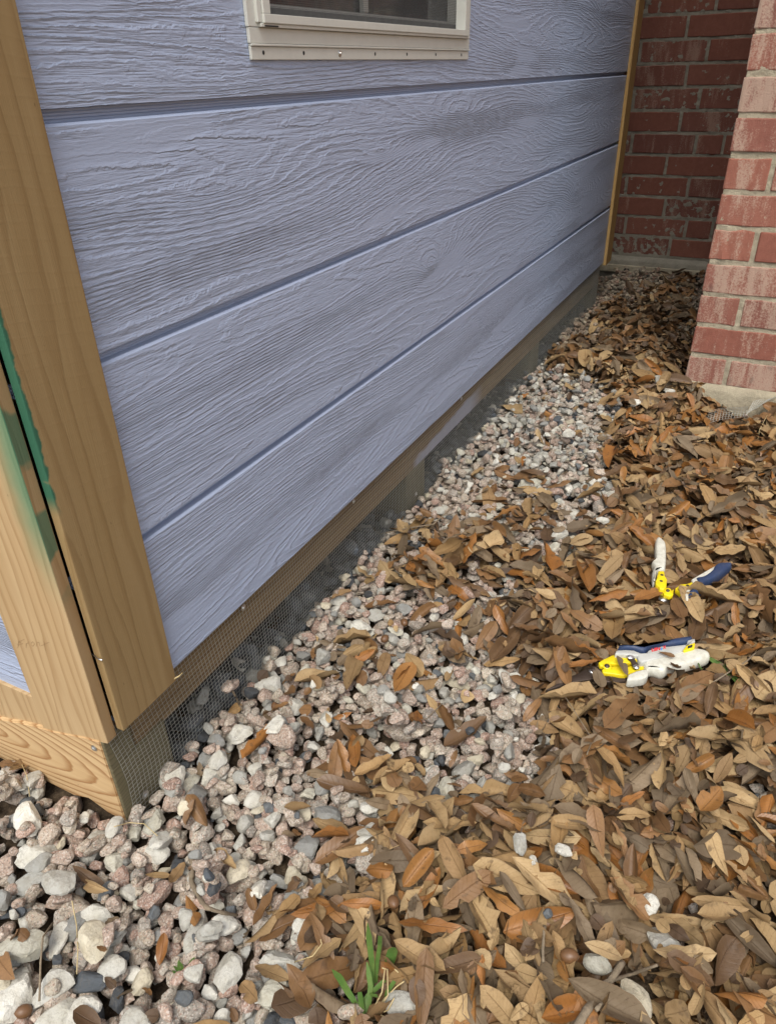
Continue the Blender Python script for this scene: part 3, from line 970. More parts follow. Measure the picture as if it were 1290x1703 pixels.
# courses above and beside what the photograph shows, joined
def courses():
    bm = bmesh.new()
    def one(x, y, z, L, facing):
        if facing == '-x':
            box_bm(bm, x, x + 0.085, y - L, y, z, z + B_H)
        else:
            box_bm(bm, x, x + L, y - 0.085, y, z, z + B_H)
    r_ = 0
    z = row_z0
    while z < 2.66:
        low = r_ < NROW
        y = PY - (0 if not low else (0.094 if r_ % 2 == 0 else 0.2405) + 0.0115)
        if low:
            while y > -1.30:
                y -= 0.252
        else:
            L = 0.094 if r_ % 2 == 0 else 0.2405
            one(PX, y, z, L, '-x')
            y -= L + 0.0115
        while y > -3.0:
            one(PX, y, z, 0.2405, '-x')
            y -= 0.252
        if not low:
            x = PX + (0.2405 if r_ % 2 == 0 else 0.094) + 0.0115
            while x < BX - 0.06:
                one(x, PY, z, min(0.2405, BX - 0.01 - x), '+y')
                x += 0.252
            y = 0.62 + (0.12 if r_ % 2 else 0)
            while y > PY - 0.1:
                one(BX, y, z, 0.2405, '-x')
                y -= 0.2515
        z += C_H
        r_ += 1
    o = link('brick_courses', bm_mesh('brick_courses', bm), M['brick_s'], house)
    o['kind'] = 'stuff'
courses()
wall_sheet('mortar_joints', (PX + 0.0035, PY - 0.903, -0.05), (0, -1, 0), (0, 0, 1), 55, 68, 0.04, 0.04, M['mortar'], 0.0005, 4.0)
wall_sheet('mortar_joints', (PX + 0.0035, PY - 0.003, 1.07), (0, -1, 0), (0, 0, 1), 23, 42, 0.04, 0.04, M['mortar'], 0.0005, 4.0)
wall_sheet('mortar_joints', (BX + 0.0018, 0.66, 1.03), (0, -1, 0), (0, 0, 1), 27, 42, 0.04, 0.04, M['mortar_g'], 0.0005, 4.0)
# footing: uneven cream concrete lip
def footing(name, o, ux, length, depth, z0, z1, mat, seed):
    o, ux = Vector(o), Vector(ux)
    out = Vector((0, 0, 1)).cross(ux)         # outward
    n = int(length / 0.012)
    prof = [(0.0, z1 + 0.004), (0.3, z1 + 0.001), (0.75, z1 - 0.004), (1.0, z1 - 0.014), (0.95, (z1 + z0) / 2), (1.02, z0)]
    V = []
    for i in range(n + 1):
        for j, (d, z) in enumerate(prof):
            a = mnoise.noise(Vector((i * 0.012 * 14, j * 0.9, seed))) * 0.5 + mnoise.noise(Vector((i * 0.012 * 60, j * 2.1, seed))) * 0.25
            p = o + ux * (i * 0.012) + out * (depth * d * (1 + 0.35 * a)) + Vector((0, 0, z + 0.006 * a * (1 if j > 0 else 0.5)))
            V.append(tuple(p))
    m_ = len(prof)
    q = [(i * m_ + j, (i + 1) * m_ + j, (i + 1) * m_ + j + 1, i * m_ + j + 1) for i in range(n) for j in range(m_ - 1)]
    me = np_mesh(name, np.array(V), np.array(q))
    me.polygons.foreach_set('use_smooth', [True] * len(me.polygons))
    return link(name, me, mat, house)
footing('footing', (PX - 0.001, -1.6, 0), (0, 1, 0), 1.6 + PY - 0.003, 0.016, -0.09, 0.0215, M['footing'], 3)
footing('footing', (BX - 0.001, -0.41, 0), (0, 1, 0), 1.0, 0.030, -0.06, 0.038, M['mortar_g'], 5)
box('base_strip', BX - 0.052, BX - 0.036, -0.30, 0.30, -0.02, 0.010, M['mortar'], house, 0.003)
# unseen caps on the wall tops; the recess stays open above
box('parapet_cap', PX - 0.03, BX + 0.9, -3.4, PY + 0.03, 2.76, 2.80, M['soffit'], house)
box('parapet_cap', BX - 0.03, BX + 0.9, PY + 0.031, 3.2, 2.76, 2.80, M['soffit'], house)

# ================================================================== THE BED: stones and leaves
XS0, YS0, CELL = -0.81, -1.45, 0.003
NXG, NYG = int(3.95 / CELL), int(2.05 / CELL)
gx = XS0 + (np.arange(NXG) + 0.5) * CELL
gy = YS0 + (np.arange(NYG) + 0.5) * CELL
# base of the bed, 2.6 cm under its surface
bz = np.zeros((NXG, NYG))
cx_ = np.arange(0, NXG, 8); cy_ = np.arange(0, NYG, 8)
coarse = np.array([[ground_z(gx[i], gy[j]) for j in cy_] for i in cx_])
bz = np.repeat(np.repeat(coarse, 8, 0), 8, 1)[:NXG, :NYG]
HM = bz - 0.022
TOP = np.full((NXG, NYG), -1, np.int32)

def poly_mask(pts):
    """cells of the bed inside a polygon given by photo points on the ground"""
    P = [G(u, v)[:2] for u, v in pts]
    Xg, Yg = np.meshgrid(gx, gy, indexing='ij')
    ins = np.zeros(Xg.shape, bool)
    n = len(P)
    for i in range(n):
        x1_, y1_ = P[i]; x2_, y2_ = P[(i + 1) % n]
        c = ((y1_ > Yg) != (y2_ > Yg)) & (Xg < (x2_ - x1_) * (Yg - y1_) / (y2_ - y1_ + 1e-12) + x1_)
        ins ^= c
    return ins

# leaf cover: 0 bare gravel .. 1 thick litter
LEAF = np.full((NXG, NYG), 0.0)
Xg, Yg = np.meshgrid(gx, gy, indexing='ij')
thick = poly_mask([(500, 2600), (560, 1703), (575, 1620), (590, 1520), (600, 1440), (660, 1375), (700, 1330), (770, 1345), (850, 1310), (915, 1260), (905, 1180),
                   (870, 1110), (880, 1020), (935, 955), (985, 900), (1040, 830), (1010, 745), (1040, 690), (1010, 640), (960, 632), (905, 615), (925, 590), (975, 572), (1040, 585),
                   (1160, 560), (1400, 520), (3600, 900), (3600, 3800), (900, 3800)])
LEAF[thick] = 1.0
for pts, d in (([(630, 960), (690, 870), (760, 880), (850, 900), (860, 960), (760, 1000), (660, 985)], 0.62),
               ([(560, 1050), (640, 1040), (660, 1110), (560, 1140)], 0.42),
               ([(450, 1100), (560, 1100), (640, 1130), (720, 1120), (740, 1200), (640, 1300), (520, 1250)], 0.10),
               ([(540, 1270), (640, 1230), (700, 1290), (760, 1310), (700, 1345), (600, 1330)], 0.50),
               ([(400, 1703), (420, 1600), (500, 1450), (600, 1400), (600, 1520), (575, 1703)], 0.30),
               ([(740, 1010), (870, 1000), (880, 1110), (800, 1130), (720, 1080)], 0.33),
               ([(860, 960), (960, 940), (900, 1090), (840, 1050)], 0.60),
               ([(780, 830), (900, 800), (960, 860), (900, 930), (800, 900)], 0.32),
               ([(985, 520), (1160, 440), (1150, 560), (1000, 610)], 0.45)):
    mk = poly_mask(pts)
    LEAF[mk & (LEAF < d)] = d
# soften the borders
def blur(a, k):
    for _ in range(2):
        for ax_ in (0, 1):
            c = np.cumsum(np.pad(a, [(k + 1, k) if i == ax_ else (0, 0) for i in (0, 1)], mode='edge'), axis=ax_)
            a = (np.take(c, np.arange(2 * k + 1, c.shape[ax_]), ax_) - np.take(c, np.arange(0, c.shape[ax_] - 2 * k - 1), ax_)) / (2 * k + 1)
    return a
LEAF = blur(LEAF, 9)
LEAF[(Yg > 0.0) & (Xg > 0) & (Xg < 2.5)] *= 0.1

def cell(x, y):
    return int((x - XS0) / CELL), int((y - YS0) / CELL)
def inb(x, y, mgn=12):
    i, j = cell(x, y)
    return mgn <= i < NXG - mgn and mgn <= j < NYG - mgn
UU, VV, DD = proj(np.stack([Xg, Yg, bz], -1))
SEEN = (UU > -150) & (UU < 1440) & (VV > 380) & (VV < 1850) & (DD > 0.1)
OLD = SEEN & (Yg < 0.42) & (Yg > -1.0) & (Xg > -0.5)
SEEN = (UU > -520) & (UU < 1850) & (VV > 380) & (VV < 2300) & (DD > 0.1)
RS = (SEEN & (LEAF < 0.5) & (Yg < 0.42)).sum() / (OLD & (LEAF < 0.5)).sum()
RL = (SEEN * (LEAF > 0.6)).sum() / (OLD * (LEAF > 0.6)).sum()
print('area ratios', RS, RL)
SEEN &= ~((Xg > PX - 0.005) & (Yg < PY + 0.005)) & (Xg < BX - 0.02)
SEEN &= (Yg < 0.42)
# solid things standing in the bed
BLOCK = (Xg > -0.004) & (Xg < 0.042) & (Yg > 0.002)
for sx in (0.003, 0.808, 1.64, 2.40):
    BLOCK |= (Xg > sx - 0.004) & (Xg < sx + 0.094) & (Yg > 0.004)
BLOCK |= (Xg > BX - 0.055)

items = []      # dicts: kind, loc, rot matrix, scale, col, variant, px

# ---- stone shapes
def ico(level):
    bm = bmesh.new()
    bmesh.ops.create_icosphere(bm, subdivisions=level, radius=1.0)
    bm.verts.ensure_lookup_table()
    V = np.array([v.co[:] for v in bm.verts])
    Fc = np.array([[v.index for v in f.verts] for f in bm.faces])
    bm.free()
    return V, Fc
ICO = {1: ico(2), 2: ico(3), 0: ico(1)}     # 80, 320, 20 triangles
ICO = {0: ico(1), 1: ico(2), 2: ico(3)}
NV = 26
STONE = {}
for lv in (1, 2):
    V, Fc = ICO[lv]
    sh = []
    for k in range(NV):
        r = np.random.default_rng(100 + k)
        npl = r.integers(9, 15)
        N = r.normal(size=(npl, 3)); N /= np.linalg.norm(N, axis=1)[:, None]
        dd = r.uniform(0.52, 0.92, npl)
        t = np.full(len(V), 1.12)
        for n_, d_ in zip(N, dd):
            c = V @ n_
            with np.errstate(divide='ignore'):
                tt = np.where(c > 0.05, d_ / np.maximum(c, 1e-6), 9)
            t = np.minimum(t, tt)
        nz = np.array([mnoise.noise(Vector(v * 2.2) + Vector((k * 3.1, 0, 0))) for v in V])
        nz2 = np.array([mnoise.noise(Vector(v * 6.0) + Vector((k * 3.1, 5, 0))) for v in V])
        P = V * (t * (1.06 + 0.04 * nz + 0.035 * nz2))[:, None]
        sh.append(P)
    STONE[lv] = sh

PINK = [(0.365, 0.280, 0.220), (0.40, 0.32, 0.255), (0.32, 0.245, 0.19), (0.43, 0.36, 0.285), (0.36, 0.305, 0.235), (0.35, 0.24, 0.185), (0.41, 0.36, 0.28), (0.33, 0.28, 0.215), (0.30, 0.27, 0.225), (0.37, 0.33, 0.27)]
WHITE = [(0.58, 0.565, 0.495), (0.53, 0.515, 0.45), (0.62, 0.60, 0.525), (0.50, 0.48, 0.395), (0.54, 0.485, 0.365)]
GREY = [(0.40, 0.39, 0.345), (0.34, 0.335, 0.30), (0.46, 0.445, 0.39), (0.29, 0.29, 0.27)]
SLATE = [(0.085, 0.095, 0.105), (0.125, 0.135, 0.14), (0.065, 0.07, 0.075)]  # also the shade colour for stones under the shed

def rot_m(a, b_, c):
    return np.array(Euler((a, b_, c)).to_matrix())

def add_stone(x, y, sx, sy, sz, ang, colk, sink=0.35, forced=False, tiltr=0.35):
    if not inb(x, y):
        return
    i, j = cell(x, y)
    if BLOCK[i, j] and not forced:
        return
    r = 0.5 * (sx + sy) * 0.5
    k = max(1, int(r * 0.6 / CELL))
    w = HM[i - k:i + k + 1, j - k:j + k + 1]
    z = (np.percentile(w, 60) if not forced else max(np.percentile(w, 45), bz[i, j] - 0.010)) + sz * 0.5 * (1 - sink)
    cc = {'pink': PINK, 'white': WHITE, 'grey': GREY, 'slate': SLATE}[colk]
    c = np.array(cc[rnd.randrange(len(cc))]) * rnd.uniform(0.80, 1.10)
    if x > 1.9:          # shade of the recess multiplied into the chip colours
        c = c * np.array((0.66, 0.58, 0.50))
    Mx = rot_m(rnd.uniform(-tiltr, tiltr), rnd.uniform(-tiltr, tiltr), ang) @ np.diag([sx / 2, sy / 2, sz / 2]) @ rot_m(0, 0, 0)
    idx = len(items)
    # shape variants are turned about z before stretching so that repeats do not show
    pre = rot_m(rnd.uniform(0, 6.28), rnd.uniform(0, 6.28), rnd.uniform(0, 6.28))
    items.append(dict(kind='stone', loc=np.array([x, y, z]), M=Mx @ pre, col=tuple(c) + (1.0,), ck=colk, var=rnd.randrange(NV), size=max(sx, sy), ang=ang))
    kk = int(max(sx, sy) / 2 / CELL) + 1
    a0, a1, b0, b1 = max(0, i - kk), min(NXG, i + kk + 1), max(0, j - kk), min(NYG, j + kk + 1)
    dx = gx[a0:a1][:, None] - x; dy = gy[b0:b1][None, :] - y
    ca, sa = math.cos(ang), math.sin(ang)
    e = ((dx * ca + dy * sa) / (sx / 2)) ** 2 + ((-dx * sa + dy * ca) / (sy / 2)) ** 2
    hh = np.where(e < 1, z + sz / 2 * np.sqrt(np.clip(1 - e, 0, 1)) * 0.9, -9)
    sub = HM[a0:a1, b0:b1]; tp = TOP[a0:a1, b0:b1]
    up = hh > sub
    sub[up] = hh[up]; tp[up] = idx

# random gravel, two passes: bed then top
def scatter_stones(n, size, layer):
    c = 0
    tries = 0
    n = int(n * RS)
    while c < n and tries < n * 25:
        tries += 1
        x = rng.uniform(-0.78, 3.1); y = rng.uniform(-1.4, 0.42)
        if not inb(x, y):
            continue
        i, j = cell(x, y)
        if not SEEN[i, j] or BLOCK[i, j]:
            continue
        lf = LEAF[i, j]
        if lf > 0.9:
            if rng.random() > 0.045:
                continue
        elif rng.random() < lf * 0.55:
            continue
        s = size * math.exp(rng.normal(0, 0.27))
        s = min(max(s, 0.008), 0.040)
        q = rng.random()
        ck = 'pink' if q < 0.80 else 'white' if q < 0.885 else 'grey' if q < 0.960 else 'slate'
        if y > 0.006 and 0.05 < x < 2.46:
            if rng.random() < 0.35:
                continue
            ck = 'slate' if rng.random() < 0.88 else 'grey'  # dark stone colours paint in the shade under the shed
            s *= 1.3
        if x > 1.0 and ck == 'pink' and rng.random() < 0.35:
            ck = 'grey' if rng.random() < 0.45 else 'white'
        if ck in ('white', 'grey') and layer:
            s *= 1.05
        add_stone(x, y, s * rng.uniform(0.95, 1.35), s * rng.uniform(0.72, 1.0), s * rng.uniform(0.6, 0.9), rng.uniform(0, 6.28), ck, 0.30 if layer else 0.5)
        c += 1
scatter_stones(5200, 0.0180, 0)

BIG = [  # u, v, width px, height px, long-axis angle in the picture, kind
 (57,1415,52,38,-30,'white'),(102,1425,30,28,0,'pink'),(67,1436,40,24,10,'grey'),(43,1462,50,28,-10,'grey'),(102,1478,50,34,10,'grey'),(186,1422,28,45,0,'white'),
 (158,1515,46,40,0,'white'),(124,1526,38,40,0,'grey'),(42,1586,60,45,5,'white'),(25,1648,62,55,-30,'white'),(87,1648,52,40,-10,'grey'),(158,1583,44,48,0,'white'),
 (186,1611,36,38,0,'grey'),(232,1622,38,38,0,'white'),(143,1630,50,28,-5,'slate'),(102,1682,62,45,-20,'white'),(136,1684,40,50,40,'white'),(223,1692,50,30,0,'grey'),
 (326,1546,34,60,10,'white'),(372,1536,42,28,-20,'white'),(378,1608,42,52,-30,'grey'),(326,1622,36,28,15,'white'),(341,1446,42,28,-10,'grey'),(211,1471,24,36,0,'white'),
 (260,1406,38,34,0,'white'),(8,1504,25,24,0,'grey'),(90,1552,28,38,30,'white'),(357,1564,30,25,0,'grey'),(254,1512,22,18,0,'slate'),(155,1546,26,20,0,'slate'),
 (384,1502,18,16,0,'slate'),(310,1673,24,20,0,'slate'),(50,1292,30,34,0,'white'),(50,1364,36,40,-20,'white'),(291,1292,34,48,25,'white'),(310,1304,30,42,35,'white'),
 (393,1213,48,38,10,'white'),(341,1248,30,28,0,'grey'),(347,1279,34,30,0,'white'),(364,1263,32,30,0,'white'),(467,1095,28,22,0,'white'),(450,1130,36,24,-10,'white'),
 (492,1166,30,30,0,'white'),(446,1184,30,22,0,'grey'),(463,1232,34,30,0,'white'),(453,1354,32,36,0,'white'),(422,1317,38,26,0,'white'),(260,1360,36,36,30,'white'),
 (267,1399,40,34,0,'white'),(329,1329,34,40,0,'grey'),(353,1414,24,35,0,'grey'),(221,1376,30,26,-30,'white'),(194,1383,24,26,30,'grey'),(397,1449,30,38,20,'white'),
 (484,1441,26,28,30,'white'),(399,1282,26,24,0,'grey'),(541,1349,44,34,20,'grey'),(617,1347,32,30,0,'white'),(512,1399,42,44,0,'grey'),(617,1405,36,36,30,'grey'),
 (611,1430,40,30,20,'white'),(586,1386,26,30,0,'grey'),(532,1463,34,34,0,'grey'),(561,1513,44,52,0,'grey'),(503,1545,34,38,10,'white'),(462,1595,56,46,15,'white'),
 (454,1653,54,30,0,'white'),(493,1479,38,26,-30,'grey'),(557,1426,38,26,20,'white'),(433,1475,22,40,25,'white'),(741,1308,36,38,0,'white'),(791,1308,26,30,0,'grey'),
 (720,1273,20,18,0,'white'),(652,1347,26,32,0,'white'),(795,1256,34,16,0,'white'),(610,1695,60,24,-15,'white'),(663,1690,50,34,0,'grey'),(586,1697,34,20,0,'pink'),
 (450,1684,30,24,0,'slate'),(859,1436,20,36,0,'grey'),(773,801,32,18,5,'white'),(773,780,24,16,20,'white'),(725,822,20,14,0,'grey'),(729,845,30,16,-15,'white'),
 (800,824,22,18,0,'white'),(830,836,22,20,0,'white'),(809,853,28,16,-15,'white'),(844,950,26,24,0,'white'),(830,904,22,18,0,'grey'),(809,895,26,18,20,'grey'),
 (788,855,22,16,0,'white'),(600,1040,32,20,0,'white'),(553,1010,28,18,-10,'white'),(673,1012,30,22,0,'grey'),(661,956,20,20,0,'white'),(527,1126,24,26,0,'white'),
 (603,1132,24,20,0,'white'),(767,1052,24,28,0,'white'),(820,1122,26,18,10,'white'),(856,1126,36,24,20,'white'),(886,923,22,20,0,'grey'),(656,1045,26,18,20,'white'),
 (780,1010,30,16,5,'white'),(881,798,38,24,0,'white'),(922,905,24,22,0,'white'),(888,925,22,20,0,'white'),(908,1184,26,24,0,'white'),(881,1188,18,18,0,'pink'),
 (864,1160,24,20,0,'white'),(998,893,20,13,0,'white'),(930,1459,24,22,0,'white'),(1075,1511,30,24,0,'white'),(1103,1573,36,48,-30,'white'),(990,1622,38,28,0,'white'),
 (1048,1672,40,52,-30,'white'),(1130,1570,32,14,-40,'pink'),(1152,1512,14,18,0,'pink'),(957,850,26,22,0,'white'),(1020,815,24,12,0,'white'),(700,1160,20,14,0,'grey'),
 (730,1192,24,20,0,'grey'),(520,1230,26,22,0,'white'),(736,1255,20,16,0,'slate'),(905,1560,16,12,0,'slate'),(880,1480,14,14,0,'white'),(640,1210,18,20,0,'grey'),
 (690,880,18,12,0,'white'),(743,765,18,12,0,'white'),(700,905,18,12,0,'grey'),(840,700,26,14,0,'white'),(905,740,24,12,0,'white'),(862,690,20,12,0,'grey'),(1095,650,30,18,0,'white'),
 (1112,662,22,14,0,'white'),(1052,690,16,12,0,'white'),(985,755,22,12,0,'white'),(925,770,20,12,0,'grey'),(760,700,16,10,0,'white'),(205,1398,22,20,0,'pink'),(120,1395,24,22,0,'pink'),
]
def px_scale(p):
    return np.linalg.norm(p - CAM) / F           # metres per photo pixel across the view
def pic_dir(u, v, ang, z):
    a = math.radians(ang)
    p = GP(u, v, z); q = GP(u + 8 * math.cos(a), v + 8 * math.sin(a), z)
    return math.atan2(q[1] - p[1], q[0] - p[0])
scatter_stones(9500, 0.0150, 1)
def place_big(late):
    for (u, v, w, h, a, ck) in BIG:
        p = G(u, v, 0.008)
        i, j = cell(p[0], p[1])
        if (LEAF[i, j] > 0.6) != late:
            continue
        s = px_scale(p)
        dpr = abs((CAM - p)[2]) / np.linalg.norm(CAM - p)      # foreshortening of depth
        if w >= h:
            sx, sy = w * s, h * s / max(0.75, dpr + 0.1)
            ang = pic_dir(u, v, a, p[2])
        else:
            sx, sy = h * s / max(0.75, dpr + 0.1), w * s
            ang = pic_dir(u, v, a + 90, p[2])
        add_stone(p[0], p[1], sx * 0.96, sy * 0.96, max(0.014, min(sx, sy) * 0.62), ang, ck, 0.30 if not late else 0.15, True, 0.22)
        items[-1]['big'] = True
place_big(False)

# fill the gaps that are still deep
n_f = 0
for _ in range(90000):
    x = rng.uniform(-0.78, 2.2); y = rng.uniform(-1.0, 0.30)
    if not inb(x, y):
        continue
    i, j = cell(x, y)
    if y < 0.004 and SEEN[i, j] and not BLOCK[i, j] and LEAF[i, j] < 0.6 and HM[i - 1:i + 2, j - 1:j + 2].max() < bz[i, j] - 0.009:
        s_ = 0.0135 * math.exp(rng.normal(0, 0.25))
        q_ = rng.random()
        add_stone(x, y, s_ * 1.2, s_, s_ * 0.85, rng.uniform(0, 6.28), 'pink' if q_ < 0.75 else 'white' if q_ < 0.86 else 'grey', 0.1)
        n_f += 1
print('gap stones', n_f)

# ---- leaf shapes: u along the leaf, v across
NL, NA = 11, 4
def leaf_shape(seed, lobed=False):
    r = np.random.default_rng(seed)
    U = np.linspace(0, 1, NL)
    p1, p2 = r.uniform(0.38, 0.85), r.uniform(0.38, 0.9)
    wdt = (np.clip(U, 0.0001, 1) ** p1) * (np.clip(1 - U, 0.0001, 1) ** p2)
    wdt /= wdt.max()
    if lobed:
        wdt = wdt * (1 + 0.42 * np.cos(U * 6.28 * 3.0 + 0.6))
        wdt /= wdt.max()
    wob = 1 + 0.10 * np.array([mnoise.noise(Vector((u * 6, seed * 3.3, 0))) for u in U])
    wl = wdt * wob
    wr = wdt * (1 + 0.12 * np.array([mnoise.noise(Vector((u * 6, seed * 3.3, 9))) for u in U]))
    if r.random() < 0.22:       # torn
        k = r.integers(3, NL - 3)
        (wl if r.random() < 0.5 else wr)[k] *= r.uniform(0.3, 0.7)
    V, T = [], []
    bend = r.uniform(-0.6, 0.9) if r.random() < 0.85 else r.uniform(0.8, 1.8)
    fold = r.uniform(-0.2, 0.6)
    twist = r.uniform(-0.7, 0.7)
    side = r.uniform(-0.35, 0.35)
    rip = r.uniform(0.0, 0.13)
    for i, u in enumerate(U):
        t = u - 0.5
        cx = t
        cz = bend * (t * t - 0.08) * 0.55
        cy = side * (t * t - 0.08) * 0.6
        tw = twist * t
        for k in range(NA + 1):
            s = (k / NA) * 2 - 1
            w_ = (wl[i] if s < 0 else wr[i]) * 0.5
            yy = s * w_
            zz = fold * abs(s) * w_ * 0.9 + rip * w_ * math.sin(u * 17 + seed + (2.2 if s > 0 else 0)) * abs(s)
            V.append((cx, cy / 1.0 + (yy * math.cos(tw) - zz * math.sin(tw)), cz + (yy * math.sin(tw) + zz * math.cos(tw))))
            T.append((u, k / NA))
    V = np.array(V)
    # a short petiole
    return V, np.array(T), wl, wr
QL = np.array([(i * (NA + 1) + k, (i + 1) * (NA + 1) + k, (i + 1) * (NA + 1) + k + 1, i * (NA + 1) + k + 1) for i in range(NL - 1) for k in range(NA)])
NLV = 40
LEAVES = [leaf_shape(500 + k, k >= 36) for k in range(NLV)]

TANS = {'tan': [(0.335, 0.225, 0.105), (0.385, 0.265, 0.128), (0.295, 0.195, 0.090), (0.41, 0.290, 0.148), (0.31, 0.195, 0.082), (0.26, 0.162, 0.072)],
        'orange': [(0.275, 0.122, 0.032), (0.31, 0.150, 0.044), (0.30, 0.128, 0.032)],
        'brown': [(0.170, 0.090, 0.036), (0.205, 0.112, 0.046), (0.130, 0.074, 0.034), (0.235, 0.126, 0.050)],
        'grey': [(0.178, 0.130, 0.078), (0.142, 0.103, 0.062), (0.215, 0.158, 0.096)],
        'dark': [(0.075, 0.045, 0.023), (0.10, 0.060, 0.032)]}

def add_leaf(x, y, L, Wd, ang, ck, tilt=0.22, lift=0.0, var=None):
    if not inb(x, y, 24):
        return
    i, j = cell(x, y)
    if not (TOP[i, j] > -3):
        return
    # sample the surface under it and lay it on
    ca, sa = math.cos(ang), math.sin(ang)
    A = []
    for a in (-0.36, -0.18, 0, 0.18, 0.36):
        for b_ in (-0.3, 0, 0.3):
            xx, yy = x + ca * a * L - sa * b_ * Wd, y + sa * a * L + ca * b_ * Wd
            if inb(xx, yy, 2):
                ii, jj = cell(xx, yy)
                A.append((a * L, b_ * Wd, HM[ii, jj]))
    A = np.array(A)
    c_, *_ = np.linalg.lstsq(np.column_stack([A[:, 0], A[:, 1], np.ones(len(A))]), A[:, 2], rcond=None)
    gxl, gyl = np.clip(c_[0], -0.55, 0.55), np.clip(c_[1], -0.55, 0.55)
    res = A[:, 2] - (c_[0] * A[:, 0] + c_[1] * A[:, 1] + c_[2])
    z = c_[2] + max(np.percentile(res, 75), 0) + 0.0012 + lift
    tx = math.atan(gyl) + rnd.gauss(0, tilt)
    ty = -math.atan(gxl) + rnd.gauss(0, tilt * 0.55)
    Rm = np.array((Matrix.Rotation(ang, 3, 'Z') @ Matrix.Rotation(ty, 3, 'Y') @ Matrix.Rotation(tx, 3, 'X')))
    z += abs(math.sin(tx)) * Wd * 0.18 + abs(math.sin(ty)) * L * 0.12
    z = min(z, bz[i, j] + 0.045)
    cc = TANS[ck]
    c = np.array(cc[rnd.randrange(len(cc))]) * rnd.uniform(0.82, 1.12)
    gloss = {'tan': 0.1, 'orange': 0.75, 'brown': 0.6, 'grey': 0.15, 'dark': 0.4}[ck] * rnd.uniform(0.6, 1.2)
    if var is None:
        var = rnd.randrange(36) if rnd.random() < 0.97 else 36 + rnd.randrange(4)
    if var >= 36:
        Wd *= 1.5
    idx = len(items)
    flip = -1 if rnd.random() < 0.4 else 1
    S = np.diag([L, Wd, (L * 0.8) * flip])
    items.append(dict(kind='leaf', loc=np.array([x, y, z]), M=Rm @ S, col=tuple(c) + (min(1, gloss),), ck=ck, var=var, size=L, ang=ang, wid=Wd))
    kk = int(L / 2 / CELL) + 1
    a0, a1, b0, b1 = max(0, i - kk), min(NXG, i + kk + 1), max(0, j - kk), min(NYG, j + kk + 1)
    dx = gx[a0:a1][:, None] - x; dy = gy[b0:b1][None, :] - y
    lx = dx * ca + dy * sa; ly = -dx * sa + dy * ca
    e = np.abs(lx) / (L / 2)
    inside = (e < 1) & (np.abs(ly) < Wd / 2 * np.sqrt(np.clip(1 - e ** 1.7, 0, 1)))
    hh = z + Rm[2, 0] / 1.0 * lx + Rm[2, 1] * ly + 0.0008
    sub = HM[a0:a1, b0:b1]; tp = TOP[a0:a1, b0:b1]
    up = inside & (hh > sub)
    sub[up] = hh[up]; tp[up] = idx

# where the two snips lie nothing may rise above them
TOOLZ = {}
K1 = poly_mask([(965, 1105), (990, 1075), (1020, 1058), (1175, 1038), (1210, 1080), (1190, 1120), (1050, 1150), (970, 1140)])
K2 = poly_mask([(1072, 880), (1112, 880), (1122, 950), (1190, 915), (1235, 930), (1225, 970), (1155, 1010), (1105, 1030), (1075, 1010)])
K4 = poly_mask([(1160, 650), (1262, 640), (1275, 712), (1215, 735), (1165, 735)])
K3 = poly_mask([(590, 1640), (650, 1640), (665, 1720), (590, 1720)])
KEEP = K1 | K2 | K3 | K4

def leaf_size():
    L = min(max(rng.normal(0.056, 0.015), 0.018), 0.090)
    return L, L * rng.uniform(0.22, 0.42)
def leaf_color(x, y, layer):
    q = rng.random()
    if layer == 0:
        return 'brown' if q < 0.45 else 'grey' if q < 0.80 else 'dark'
    u, v, _ = proj(np.array([x, y, 0]))
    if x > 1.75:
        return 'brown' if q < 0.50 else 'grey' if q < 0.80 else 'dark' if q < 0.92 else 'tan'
    if v > 1280:
        return 'tan' if q < 0.50 else 'orange' if q < 0.64 else 'brown' if q < 0.80 else 'grey'
    return 'tan' if q < 0.40 else 'orange' if q < 0.53 else 'brown' if q < 0.82 else 'grey'
def scatter_leaves(n, layer):
    c = t = 0
    n = int(n * RL)
    while c < n and t < n * 30:
        t += 1
        x = rng.uniform(-0.75, 3.05); y = rng.uniform(-1.4, 0.02)
        if not inb(x, y, 26):
            continue
        i, j = cell(x, y)
        if not SEEN[i, j] or (y > -0.012 and x > 0):
            continue
        if rng.random() > LEAF[i, j] ** 1.5:
            continue
        if KEEP[i, j]:
            if HM[i, j] > bz[i, j] - 0.006:
                continue
        # bare soil patches at the lower right
        if SOIL[i, j] and rng.random() < 0.80:
            continue
        L, Wd = leaf_size()
        if x > PX - 0.03 and y < PY + 0.03:
            continue
        add_leaf(x, y, L, Wd, rng.uniform(0, 6.28), leaf_color(x, y, layer), 0.32 if layer else 0.25)
        c += 1
SOIL = poly_mask([(1060, 1505), (1120, 1490), (1290, 1475), (1330, 1500), (1250, 1530), (1160, 1540), (1170, 1590), (1120, 1610), (1085, 1560), (1030, 1520)]) | \
       poly_mask([(930, 1440), (965, 1430), (975, 1465), (945, 1480)]) | poly_mask([(960, 1570), (1010, 1560), (1000, 1600), (965, 1600)])
scatter_leaves(1700, 0)
scatter_leaves(2000, 1)
def scatter_bits(n):
    for _ in range(int(n * RL)):
        x = rng.uniform(-0.6, 2.6); y = rng.uniform(-1.1, -0.01)
        if not inb(x, y, 26):
            continue
        i, j = cell(x, y)
        if not SEEN[i, j] or KEEP[i, j] or rng.random() > 0.10 + LEAF[i, j]:
            continue
        L = rng.uniform(0.010, 0.028)
        add_leaf(x, y, L, L * rng.uniform(0.4, 0.9), rng.uniform(0, 6.28), ('tan', 'brown', 'grey', 'dark')[rng.integers(4)], 0.35)
scatter_bits(2600)
scatter_leaves(1900, 1)
scatter_bits(900)
